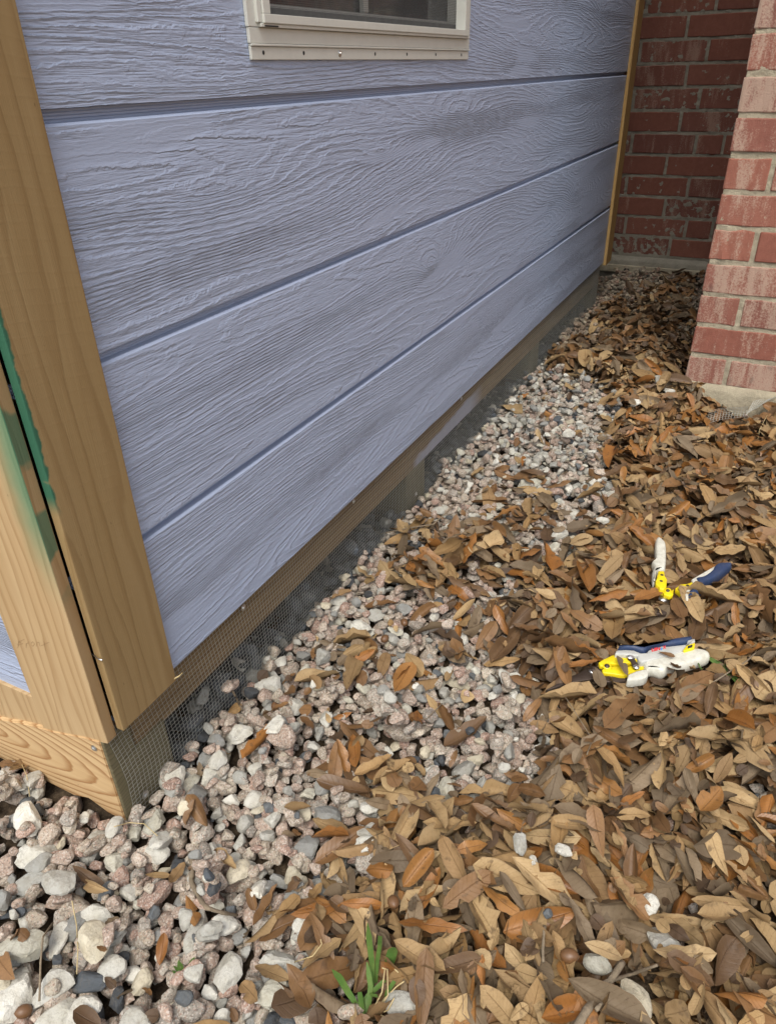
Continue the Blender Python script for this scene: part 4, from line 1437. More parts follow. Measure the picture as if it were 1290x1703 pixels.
# stray leaves out on the gravel
for k in range(90):
    x = rng.uniform(-0.3, 1.6); y = rng.uniform(-0.6, -0.02)
    i, j = cell(x, y)
    if SEEN[i, j] and LEAF[i, j] < 0.5 and not KEEP[i, j]:
        L, Wd = leaf_size()
        add_leaf(x, y, L * 0.85, Wd * 0.8, rng.uniform(0, 6.28), 'orange' if rng.random() < 0.35 else 'tan' if rng.random() < 0.5 else 'brown', 0.3)

BIGL = [  # tip to tip in photo pixels, width ratio, colour
 (600,1461,654,1486,.42,'orange'),(667,1498,722,1448,.38,'orange'),(567,1517,640,1517,.26,'orange'),(662,1556,776,1574,.22,'orange'),(731,1529,820,1488,.36,'brown'),
 (793,1512,867,1543,.34,'orange'),(712,1357,739,1417,.42,'tan'),(518,1353,578,1388,.36,'tan'),(667,1355,683,1409,.36,'grey'),(588,1293,658,1279,.30,'tan'),
 (780,1366,850,1405,.30,'brown'),(757,1440,809,1426,.40,'orange'),(462,1548,499,1490,.40,'tan'),(514,1513,534,1467,.44,'tan'),(470,1358,520,1339,.36,'tan'),
 (656,1591,741,1649,.34,'tan'),(423,1608,483,1639,.44,'tan'),(400,1626,433,1672,.46,'tan'),(483,1618,524,1696,.38,'brown'),(520,1653,590,1684,.36,'grey'),
 (586,1653,613,1603,.44,'brown'),(861,1479,902,1510,.42,'tan'),(857,1324,905,1352,.36,'brown'),(423,1545,462,1467,.24,'brown'),(505,1634,570,1572,.42,'tan'),
 (617,1517,632,1570,.36,'grey'),(1002,1433,1077,1491,.30,'tan'),(964,1423,997,1491,.34,'brown'),(976,1372,1000,1447,.34,'brown'),(1010,1464,1038,1532,.30,'tan'),
 (1191,1517,1275,1556,.30,'tan'),(1147,1552,1217,1549,.46,'tan'),(1092,1624,1183,1662,.40,'brown'),(1171,1665,1260,1699,.34,'orange'),(1160,1361,1193,1327,.56,'orange'),
 (911,1580,940,1655,.36,'tan'),(867,1624,896,1539,.36,'tan'),(850,1634,908,1669,.48,'tan'),(963,1597,1031,1614,.38,'tan'),(857,1477,918,1512,.34,'tan'),
 (1195,1450,1239,1477,.34,'tan'),(1225,1478,1287,1482,.28,'brown'),(1024,1361,1082,1358,.34,'tan'),(973,1338,1027,1358,.32,'tan'),(1239,1358,1290,1399,.30,'tan'),
 (1178,1652,1212,1576,.46,'brown'),(1089,1348,1109,1399,.44,'brown'),(576,1143,593,1091,.40,'tan'),(567,1091,617,1066,.32,'tan'),(585,1092,625,1084,.40,'orange'),
 (630,1115,644,1080,.40,'tan'),(658,1150,684,1112,.44,'orange'),(548,996,586,986,.30,'tan'),(594,944,625,962,.36,'tan'),(631,934,656,971,.40,'tan'),(663,870,678,898,.40,'tan'),
 (849,1052,900,1082,.26,'brown'),(802,1098,866,1101,.26,'tan'),(673,1077,701,1118,.40,'tan'),(693,1185,696,1228,.42,'orange'),(655,1170,684,1116,.40,'orange'),
 (1246,1183,1290,1145,.50,'tan'),(1200,1200,1245,1255,.40,'orange'),(1170,1125,1200,1160,.45,'tan'),(1000,1240,1055,1175,.30,'brown'),(1123,1040,1185,1073,.30,'brown'),
 (858,1060,925,1085,.26,'brown'),(1045,990,1100,985,.34,'orange'),(1052,1020,1078,995,.40,'brown'),(1125,1000,1165,1050,.34,'tan'),(1050,1060,1068,1035,.50,'tan'),
 (350,1385,315,1345,.38,'brown'),(316,1385,330,1355,.50,'brown'),(430,1200,490,1202,.20,'brown'),(120,1440,175,1472,.26,'brown'),(140,1458,190,1500,.22,'tan'),(262,1590,272,1548,.40,'orange'),
 (0,1560,42,1550,.30,'orange'),(0,1600,30,1640,.60,'brown'),(238,1450,280,1438,.24,'tan'),(285,1460,300,1435,.50,'tan'),(362,1435,395,1460,.50,'tan'),(130,1690,160,1700,.60,'brown'),
 (20,1275,40,1260,.50,'tan'),(0,1265,30,1270,.40,'brown'),(745,1322,790,1330,.36,'brown'),(800,1345,850,1362,.24,'brown'),(815,770,850,775,.34,'brown'),(862,790,905,800,.24,'brown'),
 (905,690,935,700,.36,'tan'),(940,640,965,655,.30,'tan'),(967,590,975,640,.42,'tan'),(995,640,1030,655,.40,'tan'),(1000,680,1040,670,.34,'tan'),(1055,860,1120,830,.30,'tan'),
 (1035,900,1090,915,.34,'orange'),(1120,905,1185,920,.22,'tan'),(1170,930,1235,940,.20,'tan'),(1255,930,1290,955,.40,'tan'),(1250,870,1285,905,.70,'tan'),(900,915,915,960,.4,'orange'),
 (1060,1215,1115,1210,.30,'tan'),(1120,1080,1126,1120,.30,'brown'),(890,1120,985,1100,.10,'brown'),(935,1108,990,1098,.26,'orange'),
]
place_big(True)
scatter_leaves(110, 1)
scatter_bits(700)
for (u1, v1, u2, v2, wr_, ck) in BIGL:
    p = G(u1, v1, 0.012); q = G(u2, v2, 0.012)
    c = (p + q) / 2
    L = float(np.linalg.norm((q - p)[:2]))
    L = min(max(L, 0.03), 0.095)
    if inb(c[0], c[1], 26) and not KEEP[cell(c[0], c[1])]:
        n0 = len(items)
        add_leaf(c[0], c[1], L, L * max(wr_, .22), math.atan2(q[1] - p[1], q[0] - p[0]), ck, 0.12, 0.002, rnd.randrange(36))

# ---- visible share of each item, in photo pixels
UU, VV, DD = proj(np.stack([Xg, Yg, HM], -1))
onp = (UU > 0) & (UU < 1290) & (VV > 0) & (VV < 1703)
nrm = np.sqrt((Xg - CAM[0]) ** 2 + (Yg - CAM[1]) ** 2 + (HM - CAM[2]) ** 2)
area = CELL * CELL * (CAM[2] - HM) / nrm * (F / nrm) ** 2
area = np.where(onp & (TOP >= 0), area, 0)
vis = np.bincount(np.clip(TOP, 0, None).ravel(), weights=area.ravel(), minlength=len(items))[:len(items)]
hidden_under = lambda p: p[1] > 0.0 and 0 < p[0] < 2.5
order = {}
for kind in ('stone', 'leaf'):
    ids = [k for k, it in enumerate(items) if it['kind'] == kind and not hidden_under(it['loc'])]
    ids.sort(key=lambda k: -vis[k] - (1e4 if items[k].get('big') and vis[k] > 150 else 0))
    order[kind] = [k for k in ids[:296] if vis[k] > 30]
single = set(order['stone']) | set(order['leaf'])

def item_verts(it, lv=2):
    if it['kind'] == 'stone':
        V, Fc = STONE[lv][it['var']], ICO[lv][1]
        return V @ it['M'].T, Fc, None
    V, T, _, _ = LEAVES[it['var']]
    return V @ it['M'].T, QL, T

# ---- individual pieces, each with a label of its own
LAND = [((215, 1362), 'near shed corner'), ((110, 1300), 'pale skirt plank'), ((430, 1110), 'near wire mesh'), ((640, 900), 'second skid'), ((900, 620), 'far wire mesh'),
        ((1130, 650), 'brick corner'), ((1210, 690), 'wire mesh scrap'), ((1090, 1100), 'closed snips'), ((1150, 960), 'open snips'), ((610, 1640), 'grass tuft'),
        ((297, 1610), 'tiny sprout'), ((990, 1640), 'crossed sticks'), ((1160, 1510), 'bare soil patch'), ((345, 1480), 'forked root'), ((1090, 480), 'dark recess'),
        ((700, 1200), 'lone upright orange leaf'), ((1240, 1250), 'right picture edge'), ((850, 1350), 'gravel and leaf border'), ((60, 1600), 'bottom left corner')]
LP = [(n_, G(u, v)) for (u, v), n_ in LAND]
def sector(dx, dy):
    k = int(((math.degrees(math.atan2(-dy, dx)) + 360 + 22.5) % 360) // 45)
    return ('right of', 'upper right of', 'above', 'upper left of', 'left of', 'lower left of', 'below', 'lower right of')[k]
def axis_word(it):
    p = it['loc']; a = it['ang']
    u1, v1, _ = proj(p); u2, v2, _ = proj(p + 0.01 * np.array([math.cos(a), math.sin(a), 0]))
    d = math.degrees(math.atan2(-(v2 - v1), u2 - u1)) % 180
    return ('level', 'rising right', 'upright', 'rising left')[int(((d + 22.5) % 180) // 45)]
used_labels = {}
def describe(it, vpx, rank):
    u, v, _ = proj(it['loc'])
    best = sorted(LP, key=lambda t: (proj(t[1])[0] - u) ** 2 + (proj(t[1])[1] - v) ** 2)[0]
    bu, bv, _ = proj(best[1])
    d = math.hypot(u - bu, v - bv)
    near = 'just ' if d < 60 else ('well ' if d > 150 else '')
    where = f"{near}{sector(u - bu, v - bv)} {best[0]}"
    if it['kind'] == 'stone':
        c = {'pink': 'speckled pink granite', 'white': 'chalky white limestone', 'grey': 'grey limestone', 'slate': 'dark slate'}[it['ck']]
        s = 'large' if it['size'] > 0.034 else 'medium' if it['size'] > 0.023 else 'small'
        return f"{s} {c} stone {where}"
    c = {'tan': 'pale tan', 'orange': 'glossy orange', 'brown': 'dark brown', 'grey': 'grey-brown', 'dark': 'blackish'}[it['ck']]
    s = 'long' if it['size'] > 0.068 else 'short' if it['size'] < 0.052 else 'mid-sized'
    return f"{s} {c} leaf {axis_word(it)}, {where}"
def ordinal_fix(objs):
    """where labels still coincide, tell them apart by their order across the picture"""
    by = {}
    for o, u, v in objs:
        by.setdefault(o['label'], []).append((u, v, o))
    W_ = ['leftmost', 'second from left', 'third from left', 'fourth from left', 'fifth from left', 'sixth from left', 'seventh from left', 'eighth from left']
    for lab, L_ in by.items():
        if len(L_) > 1:
            L_.sort(key=lambda t: t[0])
            for k, (u, v, o) in enumerate(L_):
                w = 'rightmost' if k == len(L_) - 1 else W_[k]
                o['label'] = w + ' ' + lab
lab_objs = []
for k in sorted(single):
    it = items[k]
    V, Fc, T = item_verts(it)
    big = it['kind'] == 'stone'
    me = np_mesh('stone' if big else 'fallen_leaf', V, None if big else Fc, Fc if big else None, np.tile(it['col'], (len(V), 1)), T)
    if not big:
        me.polygons.foreach_set('use_smooth', [True] * len(me.polygons))
    mat = M['leaf'] if not big else M['stone'] if it['ck'] == 'pink' else M['lime']
    nm = {'pink': 'granite_stone', 'white': 'limestone_piece', 'grey': 'limestone_piece', 'slate': 'slate_stone'}[it['ck']] if big else 'fallen_leaf'
    o = link(nm, me, mat, None, tuple(it['loc']))
    tag(o, describe(it, vis[k], k), 'stone' if big else 'leaf', 'loose stones in the gravel bed' if big else 'fallen oak leaves on the bed')
    u, v, _ = proj(it['loc'])
    lab_objs.append((o, float(u), float(v)))
ordinal_fix(lab_objs)

# ---- the rest, joined
def joined(name, sel, mat, label, cat):
    Vs, Fs, Cs, Ts = [], [], [], []
    n = 0
    for k in sel:
        it = items[k]
        u, v, d = proj(it['loc'])
        lv = 2 if (d < 1.1 and vis[k] > 60) else 1
        V, Fc, T = item_verts(it, lv)
        Vs.append(V + it['loc']); Fs.append(Fc + n); n += len(V)
        Cs.append(np.tile(it['col'], (len(V), 1)))
        if T is not None:
            Ts.append(T)
    F_ = np.concatenate(Fs)
    me = np_mesh(name, np.concatenate(Vs), F_ if F_.shape[1] == 4 else None, F_ if F_.shape[1] == 3 else None, np.concatenate(Cs), np.concatenate(Ts) if Ts else None)
    if Ts:
        me.polygons.foreach_set('use_smooth', [True] * len(me.polygons))
    o = link(name, me, mat)
    o['kind'] = 'stuff'
    tag(o, label, cat)
    return o
rest = [k for k in range(len(items)) if k not in single]
joined('granite_gravel', [k for k in rest if items[k]['kind'] == 'stone' and items[k]['ck'] == 'pink'], M['stone'], 'small speckled pink granite gravel spread along the shed', 'gravel')
joined('limestone_gravel', [k for k in rest if items[k]['kind'] == 'stone' and items[k]['ck'] != 'pink'], M['lime'], 'small white, grey and slate chips mixed in the gravel, shade-darkened under the shed', 'gravel')
joined('leaf_litter', [k for k in rest if items[k]['kind'] == 'leaf'], M['leaf'], 'thick layer of smaller dead leaves covering the bed', 'leaf litter')

def top_z(x, y, k=3):
    i, j = cell(x, y)
    return float(np.percentile(HM[max(0, i - k):i + k + 1, max(0, j - k):j + k + 1], 80))

# ================================================================== THE SNIPS
def slab(name, pts, z, t, mat, parent, origin, crop, bev=0.003, seg=3, dome=0.0):
    """solid piece with the given plan outline, lying flat at height z, thickness t, edges rounded"""
    ox, oy, sc = crop
    P = [GP(ox + a / sc, oy + b_ / sc, z + t) for a, b_ in pts]
    bm = bmesh.new()
    vs = [bm.verts.new((p[0] - origin[0], p[1] - origin[1], z + t - origin[2])) for p in P]
    f = bm.faces.new(vs)
    bm.normal_update()
    if f.normal.z < 0:
        f.normal_flip()
    r = bmesh.ops.extrude_face_region(bm, geom=[f])
    bmesh.ops.translate(bm, vec=(0, 0, -t), verts=[v for v in r['geom'] if isinstance(v, bmesh.types.BMVert)])
    bmesh.ops.recalc_face_normals(bm, faces=bm.faces)
    bmesh.ops.bevel(bm, geom=bm.edges[:], offset=min(bev, t * 0.45), segments=seg, profile=0.5, affect='EDGES', clamp_overlap=True)
    me = bm_mesh(name, bm)
    me.polygons.foreach_set('use_smooth', [True] * len(me.polygons))
    try:
        me.set_sharp_from_angle(angle=math.radians(50))
    except Exception:
        pass
    return link(name, me, mat, parent)

def grip(name, pts, z, t, mat, parent, origin, crop, r=0.005):
    """rounded rubber grip: smooth closed outline, rings stepping in over a quarter round above and below"""
    ox, oy, sc = crop
    P = np.array([GP(ox + a / sc, oy + b_ / sc, z + t * 0.7)[:2] for a, b_ in pts])
    if np.sum(P[:, 0] * np.roll(P[:, 1], -1) - np.roll(P[:, 0], -1) * P[:, 1]) < 0:
        P = P[::-1]
    n = len(P)
    C_ = []
    for i in range(n):
        p0, p1, p2, p3 = P[i - 1], P[i], P[(i + 1) % n], P[(i + 2) % n]
        for k in np.linspace(0, 1, 5, endpoint=False):
            C_.append(0.5 * (2 * p1 + (p2 - p0) * k + (2 * p0 - 5 * p1 + 4 * p2 - p3) * k * k + (3 * p1 - p0 - 3 * p2 + p3) * k ** 3))
    C_ = np.array(C_)
    d = np.r_[0, np.cumsum(np.linalg.norm(np.roll(C_, -1, 0) - C_, axis=1))]
    m_ = 72
    q = np.linspace(0, d[-1], m_, endpoint=False)
    Cx = np.r_[C_, C_[:1]]
    C_ = np.stack([np.interp(q, d, Cx[:, 0]), np.interp(q, d, Cx[:, 1])], 1)
    C_ = 0.25 * np.roll(C_, 1, 0) + 0.5 * C_ + 0.25 * np.roll(C_, -1, 0)
    rings = []
    for k in range(9):
        a = math.pi * k / 8
        off = r * (1 - math.sin(a))
        zz = z + t / 2 - (t / 2) * math.cos(a)
        cur = C_.copy()
        steps = max(1, int(off / 0.0008))
        for _ in range(steps):
            tg = np.roll(cur, -1, 0) - np.roll(cur, 1, 0)
            tg /= np.linalg.norm(tg, axis=1)[:, None] + 1e-9
            cur = cur + np.stack([-tg[:, 1], tg[:, 0]], 1) * off / steps
            cur = 0.15 * np.roll(cur, 1, 0) + 0.7 * cur + 0.15 * np.roll(cur, -1, 0)
        rings.append(np.column_stack([cur, np.full(m_, zz)]))
    bm = bmesh.new()
    R_ = [[bm.verts.new(tuple(v - np.array(origin))) for v in rg] for rg in rings]
    for A, B in zip(R_, R_[1:]):
        for i in range(m_):
            bm.faces.new((A[i], A[(i + 1) % m_], B[(i + 1) % m_], B[i]))
    bm.faces.new(R_[-1]); bm.faces.new(R_[0][::-1])
    bmesh.ops.triangulate(bm, faces=[f for f in bm.faces if len(f.verts) > 4])
    return link(name, bm_mesh(name, bm, True), mat, parent)

def bolt(name, u, v, crop, z, r, mat, parent, origin, h=0.003, seg=18, dome=0.001):
    ox, oy, sc = crop
    p = GP(ox + u / sc, oy + v / sc, z + h)
    bm = bmesh.new()
    disc_bm(bm, (p[0] - origin[0], p[1] - origin[1], z - origin[2]), (0, 0, 1), r, h, seg, dome)
    return link(name, bm_mesh(name, bm), mat, parent)

# closed pair
CR1 = (960, 1020, 4.3)
zc = float(np.percentile(HM[K1], 90)) + 0.001
o1 = GP(1090, 1100, zc)
s1 = thing('tin_snips', 'closed pair of tin snips with off-white and navy grips lying on the leaves', 'snips', tuple(o1))
slab('blade', [(0,430),(60,395),(100,375),(150,380),(195,425),(350,445),(345,482),(220,490),(120,465),(0,485),(-90,505),(-190,540),(-230,545),(-180,520),(-60,452)], zc, 0.007, M['blade'], s1, o1, CR1, 0.0012, 2)
grip('navy_grip', [(275,262),(330,235),(400,240),(470,248),(540,235),(620,205),(700,186),(815,174),(815,206),(775,222),(640,238),(600,236),(500,264),(490,284),(450,282),(400,264),(340,262)], zc + 0.004, 0.0195, M['navy'], s1, o1, CR1)
slab('grip_band', [(266,290),(275,262),(340,258),(400,262),(450,282),(495,280),(505,262),(600,232),(640,235),(778,220),(786,190),(838,176),(842,200),(778,240),(745,272),(600,312),(455,348),(430,325),(428,300),(330,292)], zc + 0.002, 0.0205, M['greyband'], s1, o1, CR1, 0.0022)
cap = slab('end_cap', [(778,228),(840,206),(836,248),(762,270),(752,262)], zc + 0.002, 0.0222, M['yellow'], s1, o1, CR1, 0.0015)
slab('cap_slot', [(788,232),(822,222),(818,242),(784,251)], zc + 0.0215, 0.0032, M['hole'], s1, o1, CR1, 0.0003, 1)
grip('lower_grip', [(476,400),(474,352),(560,332),(640,310),(700,290),(770,270),(830,261),(900,270),(942,292),(942,330),(880,352),(790,382),(710,396),(655,404),(628,428),(596,434),(560,418),(520,410),(500,425)], zc, 0.0205, M['offwhite'], s1, o1, CR1, 0.0052)
slab('grip_collar', [(352,472),(362,432),(420,408),(480,394),(512,402),(506,440),(480,461),(400,474)], zc + 0.001, 0.0165, M['offwhite'], s1, o1, CR1, 0.0035, 3)
lv1 = slab('lever', [(148,350),(180,330),(250,298),(350,288),(440,300),(446,340),(390,352),(330,352),(300,360),(240,357),(180,377),(160,372)], zc + 0.008, 0.0075, M['yellow'], s1, o1, CR1, 0.0012, 2)
lv2 = slab('lever', [(172,400),(250,378),(290,375),(350,380),(400,372),(480,350),(474,395),(360,432),(340,443),(300,440),(250,430),(180,425)], zc + 0.005, 0.0080, M['yellow'], s1, o1, CR1, 0.0012, 2)
bolt('pivot_bolt', 113, 400, CR1, zc + 0.007, 0.0072, M['steel'], s1, o1, 0.0035)
bolt('pivot_nut', 113, 400, CR1, zc + 0.0095, 0.0042, M['blade'], s1, o1, 0.003, 6)
bolt('lever_pin', 210, 372, CR1, zc + 0.013, 0.0064, M['yellow'], s1, o1, 0.0035)
bolt('pin_head', 210, 372, CR1, zc + 0.0155, 0.0040, M['blade'], s1, o1, 0.0022)
slab('latch', [(352,300),(375,285),(398,295),(412,330),(438,370),(432,392),(410,395),(394,380),(380,340),(356,320)], zc + 0.0160, 0.0030, M['blade'], s1, o1, CR1, 0.001, 2)
bolt('latch_rivet', 376, 302, CR1, zc + 0.0185, 0.0058, M['steel'], s1, o1, 0.002)
bolt('latch_rivet', 420, 378, CR1, zc + 0.0185, 0.0044, M['steel'], s1, o1, 0.002)

def text_on(body, u0, v0, u1, v1, crop, z, mat, parent, origin, name='lettering', hgt=18, skew=0.0):
    ox, oy, sc = crop
    p = GP(ox + u0 / sc, oy + v0 / sc, z); q = GP(ox + u1 / sc, oy + v1 / sc, z)
    r0 = GP(ox + u0 / sc, oy + (v0 - hgt) / sc, z)
    cu = bpy.data.curves.new('t', 'FONT')
    cu.body = body
    cu.extrude = 0.02
    cu.offset = 0.06
    tob = bpy.data.objects.new('t', cu)
    me = bpy.data.meshes.new_from_object(tob)
    bpy.data.objects.remove(tob)
    V = np.array([v.co[:] for v in me.vertices])
    w_, h_ = V[:, 0].max() - V[:, 0].min(), V[:, 1].max() - V[:, 1].min()
    V[:, 0] = (V[:, 0] - V[:, 0].min()) / w_
    V[:, 1] = (V[:, 1] - V[:, 1].min()) / h_
    ax_, ay_ = q - p, r0 - p
    P = p[None] + V[:, :1] * ax_[None] + V[:, 1:2] * ay_[None]
    P[:, 2] = z + np.where(V[:, 2] > 0, 0.0002, -0.0006)
    P -= np.array(origin)[None]
    for v, c in zip(me.vertices, P):
        v.co = c
    me.update()
    return link(name, me, mat, parent)
zt = zc + 0.0226
text_on('LEN', 528, 275, 590, 262, CR1, zt, M['red'], s1, o1, hgt=22)
text_on('X', 608, 257, 632, 251, CR1, zt, M['red'], s1, o1, hgt=22)
slab('emblem', [(590,250),(596,243),(602,247),(608,252),(604,259),(598,264),(592,258)], zt - 0.0006, 0.0009, M['blueprint'], s1, o1, CR1, 0.0002, 1)

# open pair
CR2 = (1040, 870, 5.864)
zo = float(np.percentile(HM[K2], 86)) + 0.001
o2 = GP(1110, 985, zo)
s2 = thing('tin_snips', 'open pair of tin snips, one off-white and one navy grip spread apart', 'snips', tuple(o2))
slab('blade', [(295,885),(338,765),(372,742),(425,748),(420,835),(392,885)], zo - 0.003, 0.006, M['blade'], s2, o2, CR2, 0.001, 2)
grip('lower_grip', [(290,165),(320,143),(345,165),(385,200),(393,300),(387,440),(370,475),(318,462),(302,475),(292,560),(272,604),(255,560),(258,472),(278,440),(250,402),(256,372),(285,357),(283,260)], zo, 0.0190, M['offwhite'], s2, o2, CR2, 0.0042)
slab('lever', [(316,465),(376,465),(378,510),(403,545),(396,620),(372,645),(330,637),(320,615),(295,600),(288,570),(304,530)], zo + 0.007, 0.014, M['yellow'], s2, o2, CR2, 0.0014, 2)
slab('pivot_link', [(366,655),(392,630),(430,630),(446,655),(468,640),(462,700),(430,712),(370,692)], zo + 0.006, 0.008, M['yellow'], s2, o2, CR2, 0.0014, 2)
slab('lever', [(480,637),(530,595),(600,590),(645,570),(665,600),(592,640),(582,692),(540,694),(518,666)], zo + 0.006, 0.010, M['yellow'], s2, o2, CR2, 0.0014, 2)
slab('grip_band', [(640,545),(840,430),(905,392),(945,402),(1010,386),(1034,402),(1000,412),(900,425),(835,472),(740,545),(690,605),(612,690),(612,740),(586,737),(580,690),(592,650),(660,605),(655,580)], zo + 0.002, 0.0165, M['offwhite'], s2, o2, CR2, 0.002)
grip('navy_grip', [(668,545),(740,541),(838,470),(850,438),(895,404),(960,405),(1005,395),(1032,405),(1037,425),(1000,452),(930,512),(850,560),(755,602),(764,640),(702,692),(612,738),(606,680),(692,600)], zo, 0.0215, M['navy'], s2, o2, CR2, 0.0042)
bolt('pivot_bolt', 365, 728, CR2, zo + 0.002, 0.0070, M['steel'], s2, o2, 0.0035)
bolt('pin_head', 410, 652, CR2, zo + 0.0138, 0.0052, M['yellow'], s2, o2, 0.003)
bolt('pin_head', 410, 652, CR2, zo + 0.0160, 0.0032, M['blade'], s2, o2, 0.002)
for (a, b_), zz in (((352, 503), 0.0208), ((345, 562), 0.0208), ((603, 607), 0.0158), ((550, 648), 0.0158)):
    bolt('rivet', a, b_, CR2, zo + zz, 0.0027, M['blade'], s2, o2, 0.0007, 12, 0.0)

# leaves that lie over the tools
def loose_leaf(u1, v1, u2, v2, z, wr_, ck, label, tilt=(0, 0), var=3):
    p = GP(u1, v1, z); q = GP(u2, v2, z)
    L = float(np.linalg.norm((q - p)[:2])); a = math.atan2(q[1] - p[1], q[0] - p[0])
    Rm = np.array(Matrix.Rotation(a, 3, 'Z') @ Matrix.Rotation(tilt[1], 3, 'Y') @ Matrix.Rotation(tilt[0], 3, 'X'))
    V = LEAVES[var][0] @ (Rm @ np.diag([L, L * wr_, L * 0.4])).T
    c = np.array(TANS[ck][0])
    me = np_mesh('fallen_leaf', V, QL, None, np.tile(tuple(c) + (0.3,), (len(V), 1)), LEAVES[var][1])
    me.polygons.foreach_set('use_smooth', [True] * len(me.polygons))
    o = link('fallen_leaf', me, M['leaf'], None, tuple((p + q) / 2))
    tag(o, label, 'leaf', 'fallen oak leaves on the bed')
loose_leaf(1025, 1090, 1043, 1124, zc + 0.022, .26, 'grey', 'narrow grey-brown leaf lying across the yellow levers of the closed snips', var=5)
loose_leaf(1093, 1084, 1122, 1092, zc + 0.027, .32, 'brown', 'dark leaf resting between the two grips of the closed snips', var=8)
loose_leaf(935, 1108, 994, 1100, zc + 0.013, .24, 'orange', 'orange-brown leaf lying over the blades of the closed snips', var=11)
loose_leaf(1054, 998, 1104, 980, zo + 0.014, .38, 'orange', 'bright orange leaf overlapping the pivot of the open snips', var=14)
loose_leaf(1120, 995, 1134, 1030, zo + 0.006, .46, 'brown', 'brown leaf under the right lever of the open snips', var=17)
loose_leaf(990, 1112, 1000, 1145, zc + 0.012, .46, 'grey', 'dull leaf propped against the lower blade of the closed snips', var=21)

# ================================================================== PLANTS, TWIGS, ACORNS, SCRAP
def blade_mesh(name, pts, w, twist=0.0, fold=0.25, tip=0.15):
    V, Q = [], []
    pts = [np.array(p, float) for p in pts]
    n = len(pts)
    for i, p in enumerate(pts):
        t = pts[min(n - 1, i + 1)] - pts[max(0, i - 1)]
        t /= np.linalg.norm(t)
        s = np.cross(t, R[:, 2] * 1.0)
        s /= np.linalg.norm(s)
        nn = np.cross(s, t)
        f = i / (n - 1)
        ww = w * (0.55 + 0.45 * math.sin(min(1, f * 2.2) * math.pi / 2)) * (1 if f < 0.75 else max(tip, 1 - (f - 0.75) / 0.25 * (1 - tip)))
        V += [p - s * ww / 2 + nn * fold * ww * 0.5, p, p + s * ww / 2 + nn * fold * ww * 0.5]
    for i in range(n - 1):
        for k in (0, 1):
            Q.append((3 * i + k, 3 * i + k + 1, 3 * i + 4 + k, 3 * i + 3 + k))
    me = np_mesh(name, np.array(V), np.array(Q))
    me.polygons.foreach_set('use_smooth', [True] * len(me.polygons))
    return me

def at_height(u, v, base, h):
    """point seen at (u, v) standing h above the bed near base"""
    return GP(u, v, base[2] + h)

gb = G(603, 1685, 0.0)
gb[2] = top_z(gb[0], gb[1]) - 0.004
tuft = thing('grass_tuft', 'green grass tuft with cut blades growing at the bottom edge among leaves', 'grass tuft')
def gblade(path, w, hmax, name='grass_blade', mat='grass', base=gb, parent=None, tip=0.15, **k):
    pts = []
    n = len(path)
    L0 = None
    # resample
    P = []
    for i, (u, v) in enumerate(path):
        f = i / (n - 1)
        P.append(at_height(u, v, base, hmax * f))
    Q_ = []
    for i in range(n - 1):
        for t in np.linspace(0, 1, 4, endpoint=False):
            Q_.append(P[i] * (1 - t) + P[i + 1] * t)
    Q_.append(P[-1])
    return link(name, blade_mesh(name, Q_, w, tip=tip, **k), M[mat], parent or tuft)
gblade([(598, 1680), (578, 1650), (565, 1628), (552, 1612)], 0.0066, 0.045)
gblade([(620, 1645), (618, 1600), (614, 1565), (611, 1535)], 0.0056, 0.075, tip=0.1)
gblade([(625, 1640), (627, 1600), (631, 1575), (632, 1557)], 0.0042, 0.065, tip=0.9)
gblade([(645, 1620), (648, 1600), (652, 1585), (655, 1576)], 0.0100, 0.035, tip=0.3)
gblade([(600, 1690), (604, 1665), (625, 1645), (640, 1630)], 0.0045, 0.020, tip=0.8)
gblade([(605, 1690), (600, 1668), (598, 1650)], 0.0050, 0.022, tip=0.7)
gblade([(608, 1690), (612, 1655), (628, 1657)], 0.0042, 0.020, tip=0.9)
gblade([(640, 1668), (644, 1650), (656, 1632)], 0.0040, 0.022, tip=0.9)
gblade([(612, 1688), (616, 1640), (610, 1600)], 0.0050, 0.035, tip=0.2)
for (pa, h) in (([(612,1695),(625,1670),(635,1650),(640,1610)], .03), ([(615,1692),(640,1660),(660,1640),(672,1632)], .02), ([(610,1695),(630,1680),(645,1655),(644,1612),(636,1610)], .035),
                ([(620,1690),(645,1680),(655,1660)], .02), ([(640,1615),(650,1606),(662,1617)], .02), ([(618,1690),(628,1685),(640,1692)], .01), ([(625,1692),(622,1676),(636,1672)], .012)):
    P = [at_height(u, v, gb, h * i / (len(pa) - 1)) for i, (u, v) in enumerate(pa)]
    link('dry_stem', tube_mesh('dry_stem', P, [0.0007] * len(P), 5), M['straw'], tuft)

sb = G(297, 1622, 0.0)
spr = thing('green_sprout', 'tiny green sprout among the pink gravel at lower left', 'sprout')
for pa, h in (([(300, 1622), (294, 1612), (289, 1606)], .015), ([(300, 1622), (297, 1608), (298, 1596)], .02), ([(301, 1622), (303, 1610), (300, 1600)], .018), ([(312, 1608), (318, 1600), (324, 1592)], .012), ([(298,1624),(291,1618),(287,1614)], .01)):
    gblade(pa, 0.0030, h, base=sb, parent=spr, tip=0.2)
gbs = G(1190, 1095, 0.005)
gbs[2] = top_z(gbs[0], gbs[1]) - 0.002
gr = thing('grass_blade_clump', 'bent green grass blades sticking out right of the closed snips', 'grass')
for pa, w in (([(1178, 1094), (1200, 1108), (1218, 1122), (1229, 1133)], .0036), ([(1180, 1098), (1203, 1115), (1220, 1130), (1224, 1138)], .0030), ([(1160, 1100), (1163, 1108), (1167, 1114)], .003), ([(1180,1093),(1205,1106),(1226,1120)], .002)):
    gblade(pa, w, 0.004, base=gbs + np.array([0, 0, 0.012]), parent=gr)
lf = G(975, 1480, 0.012)
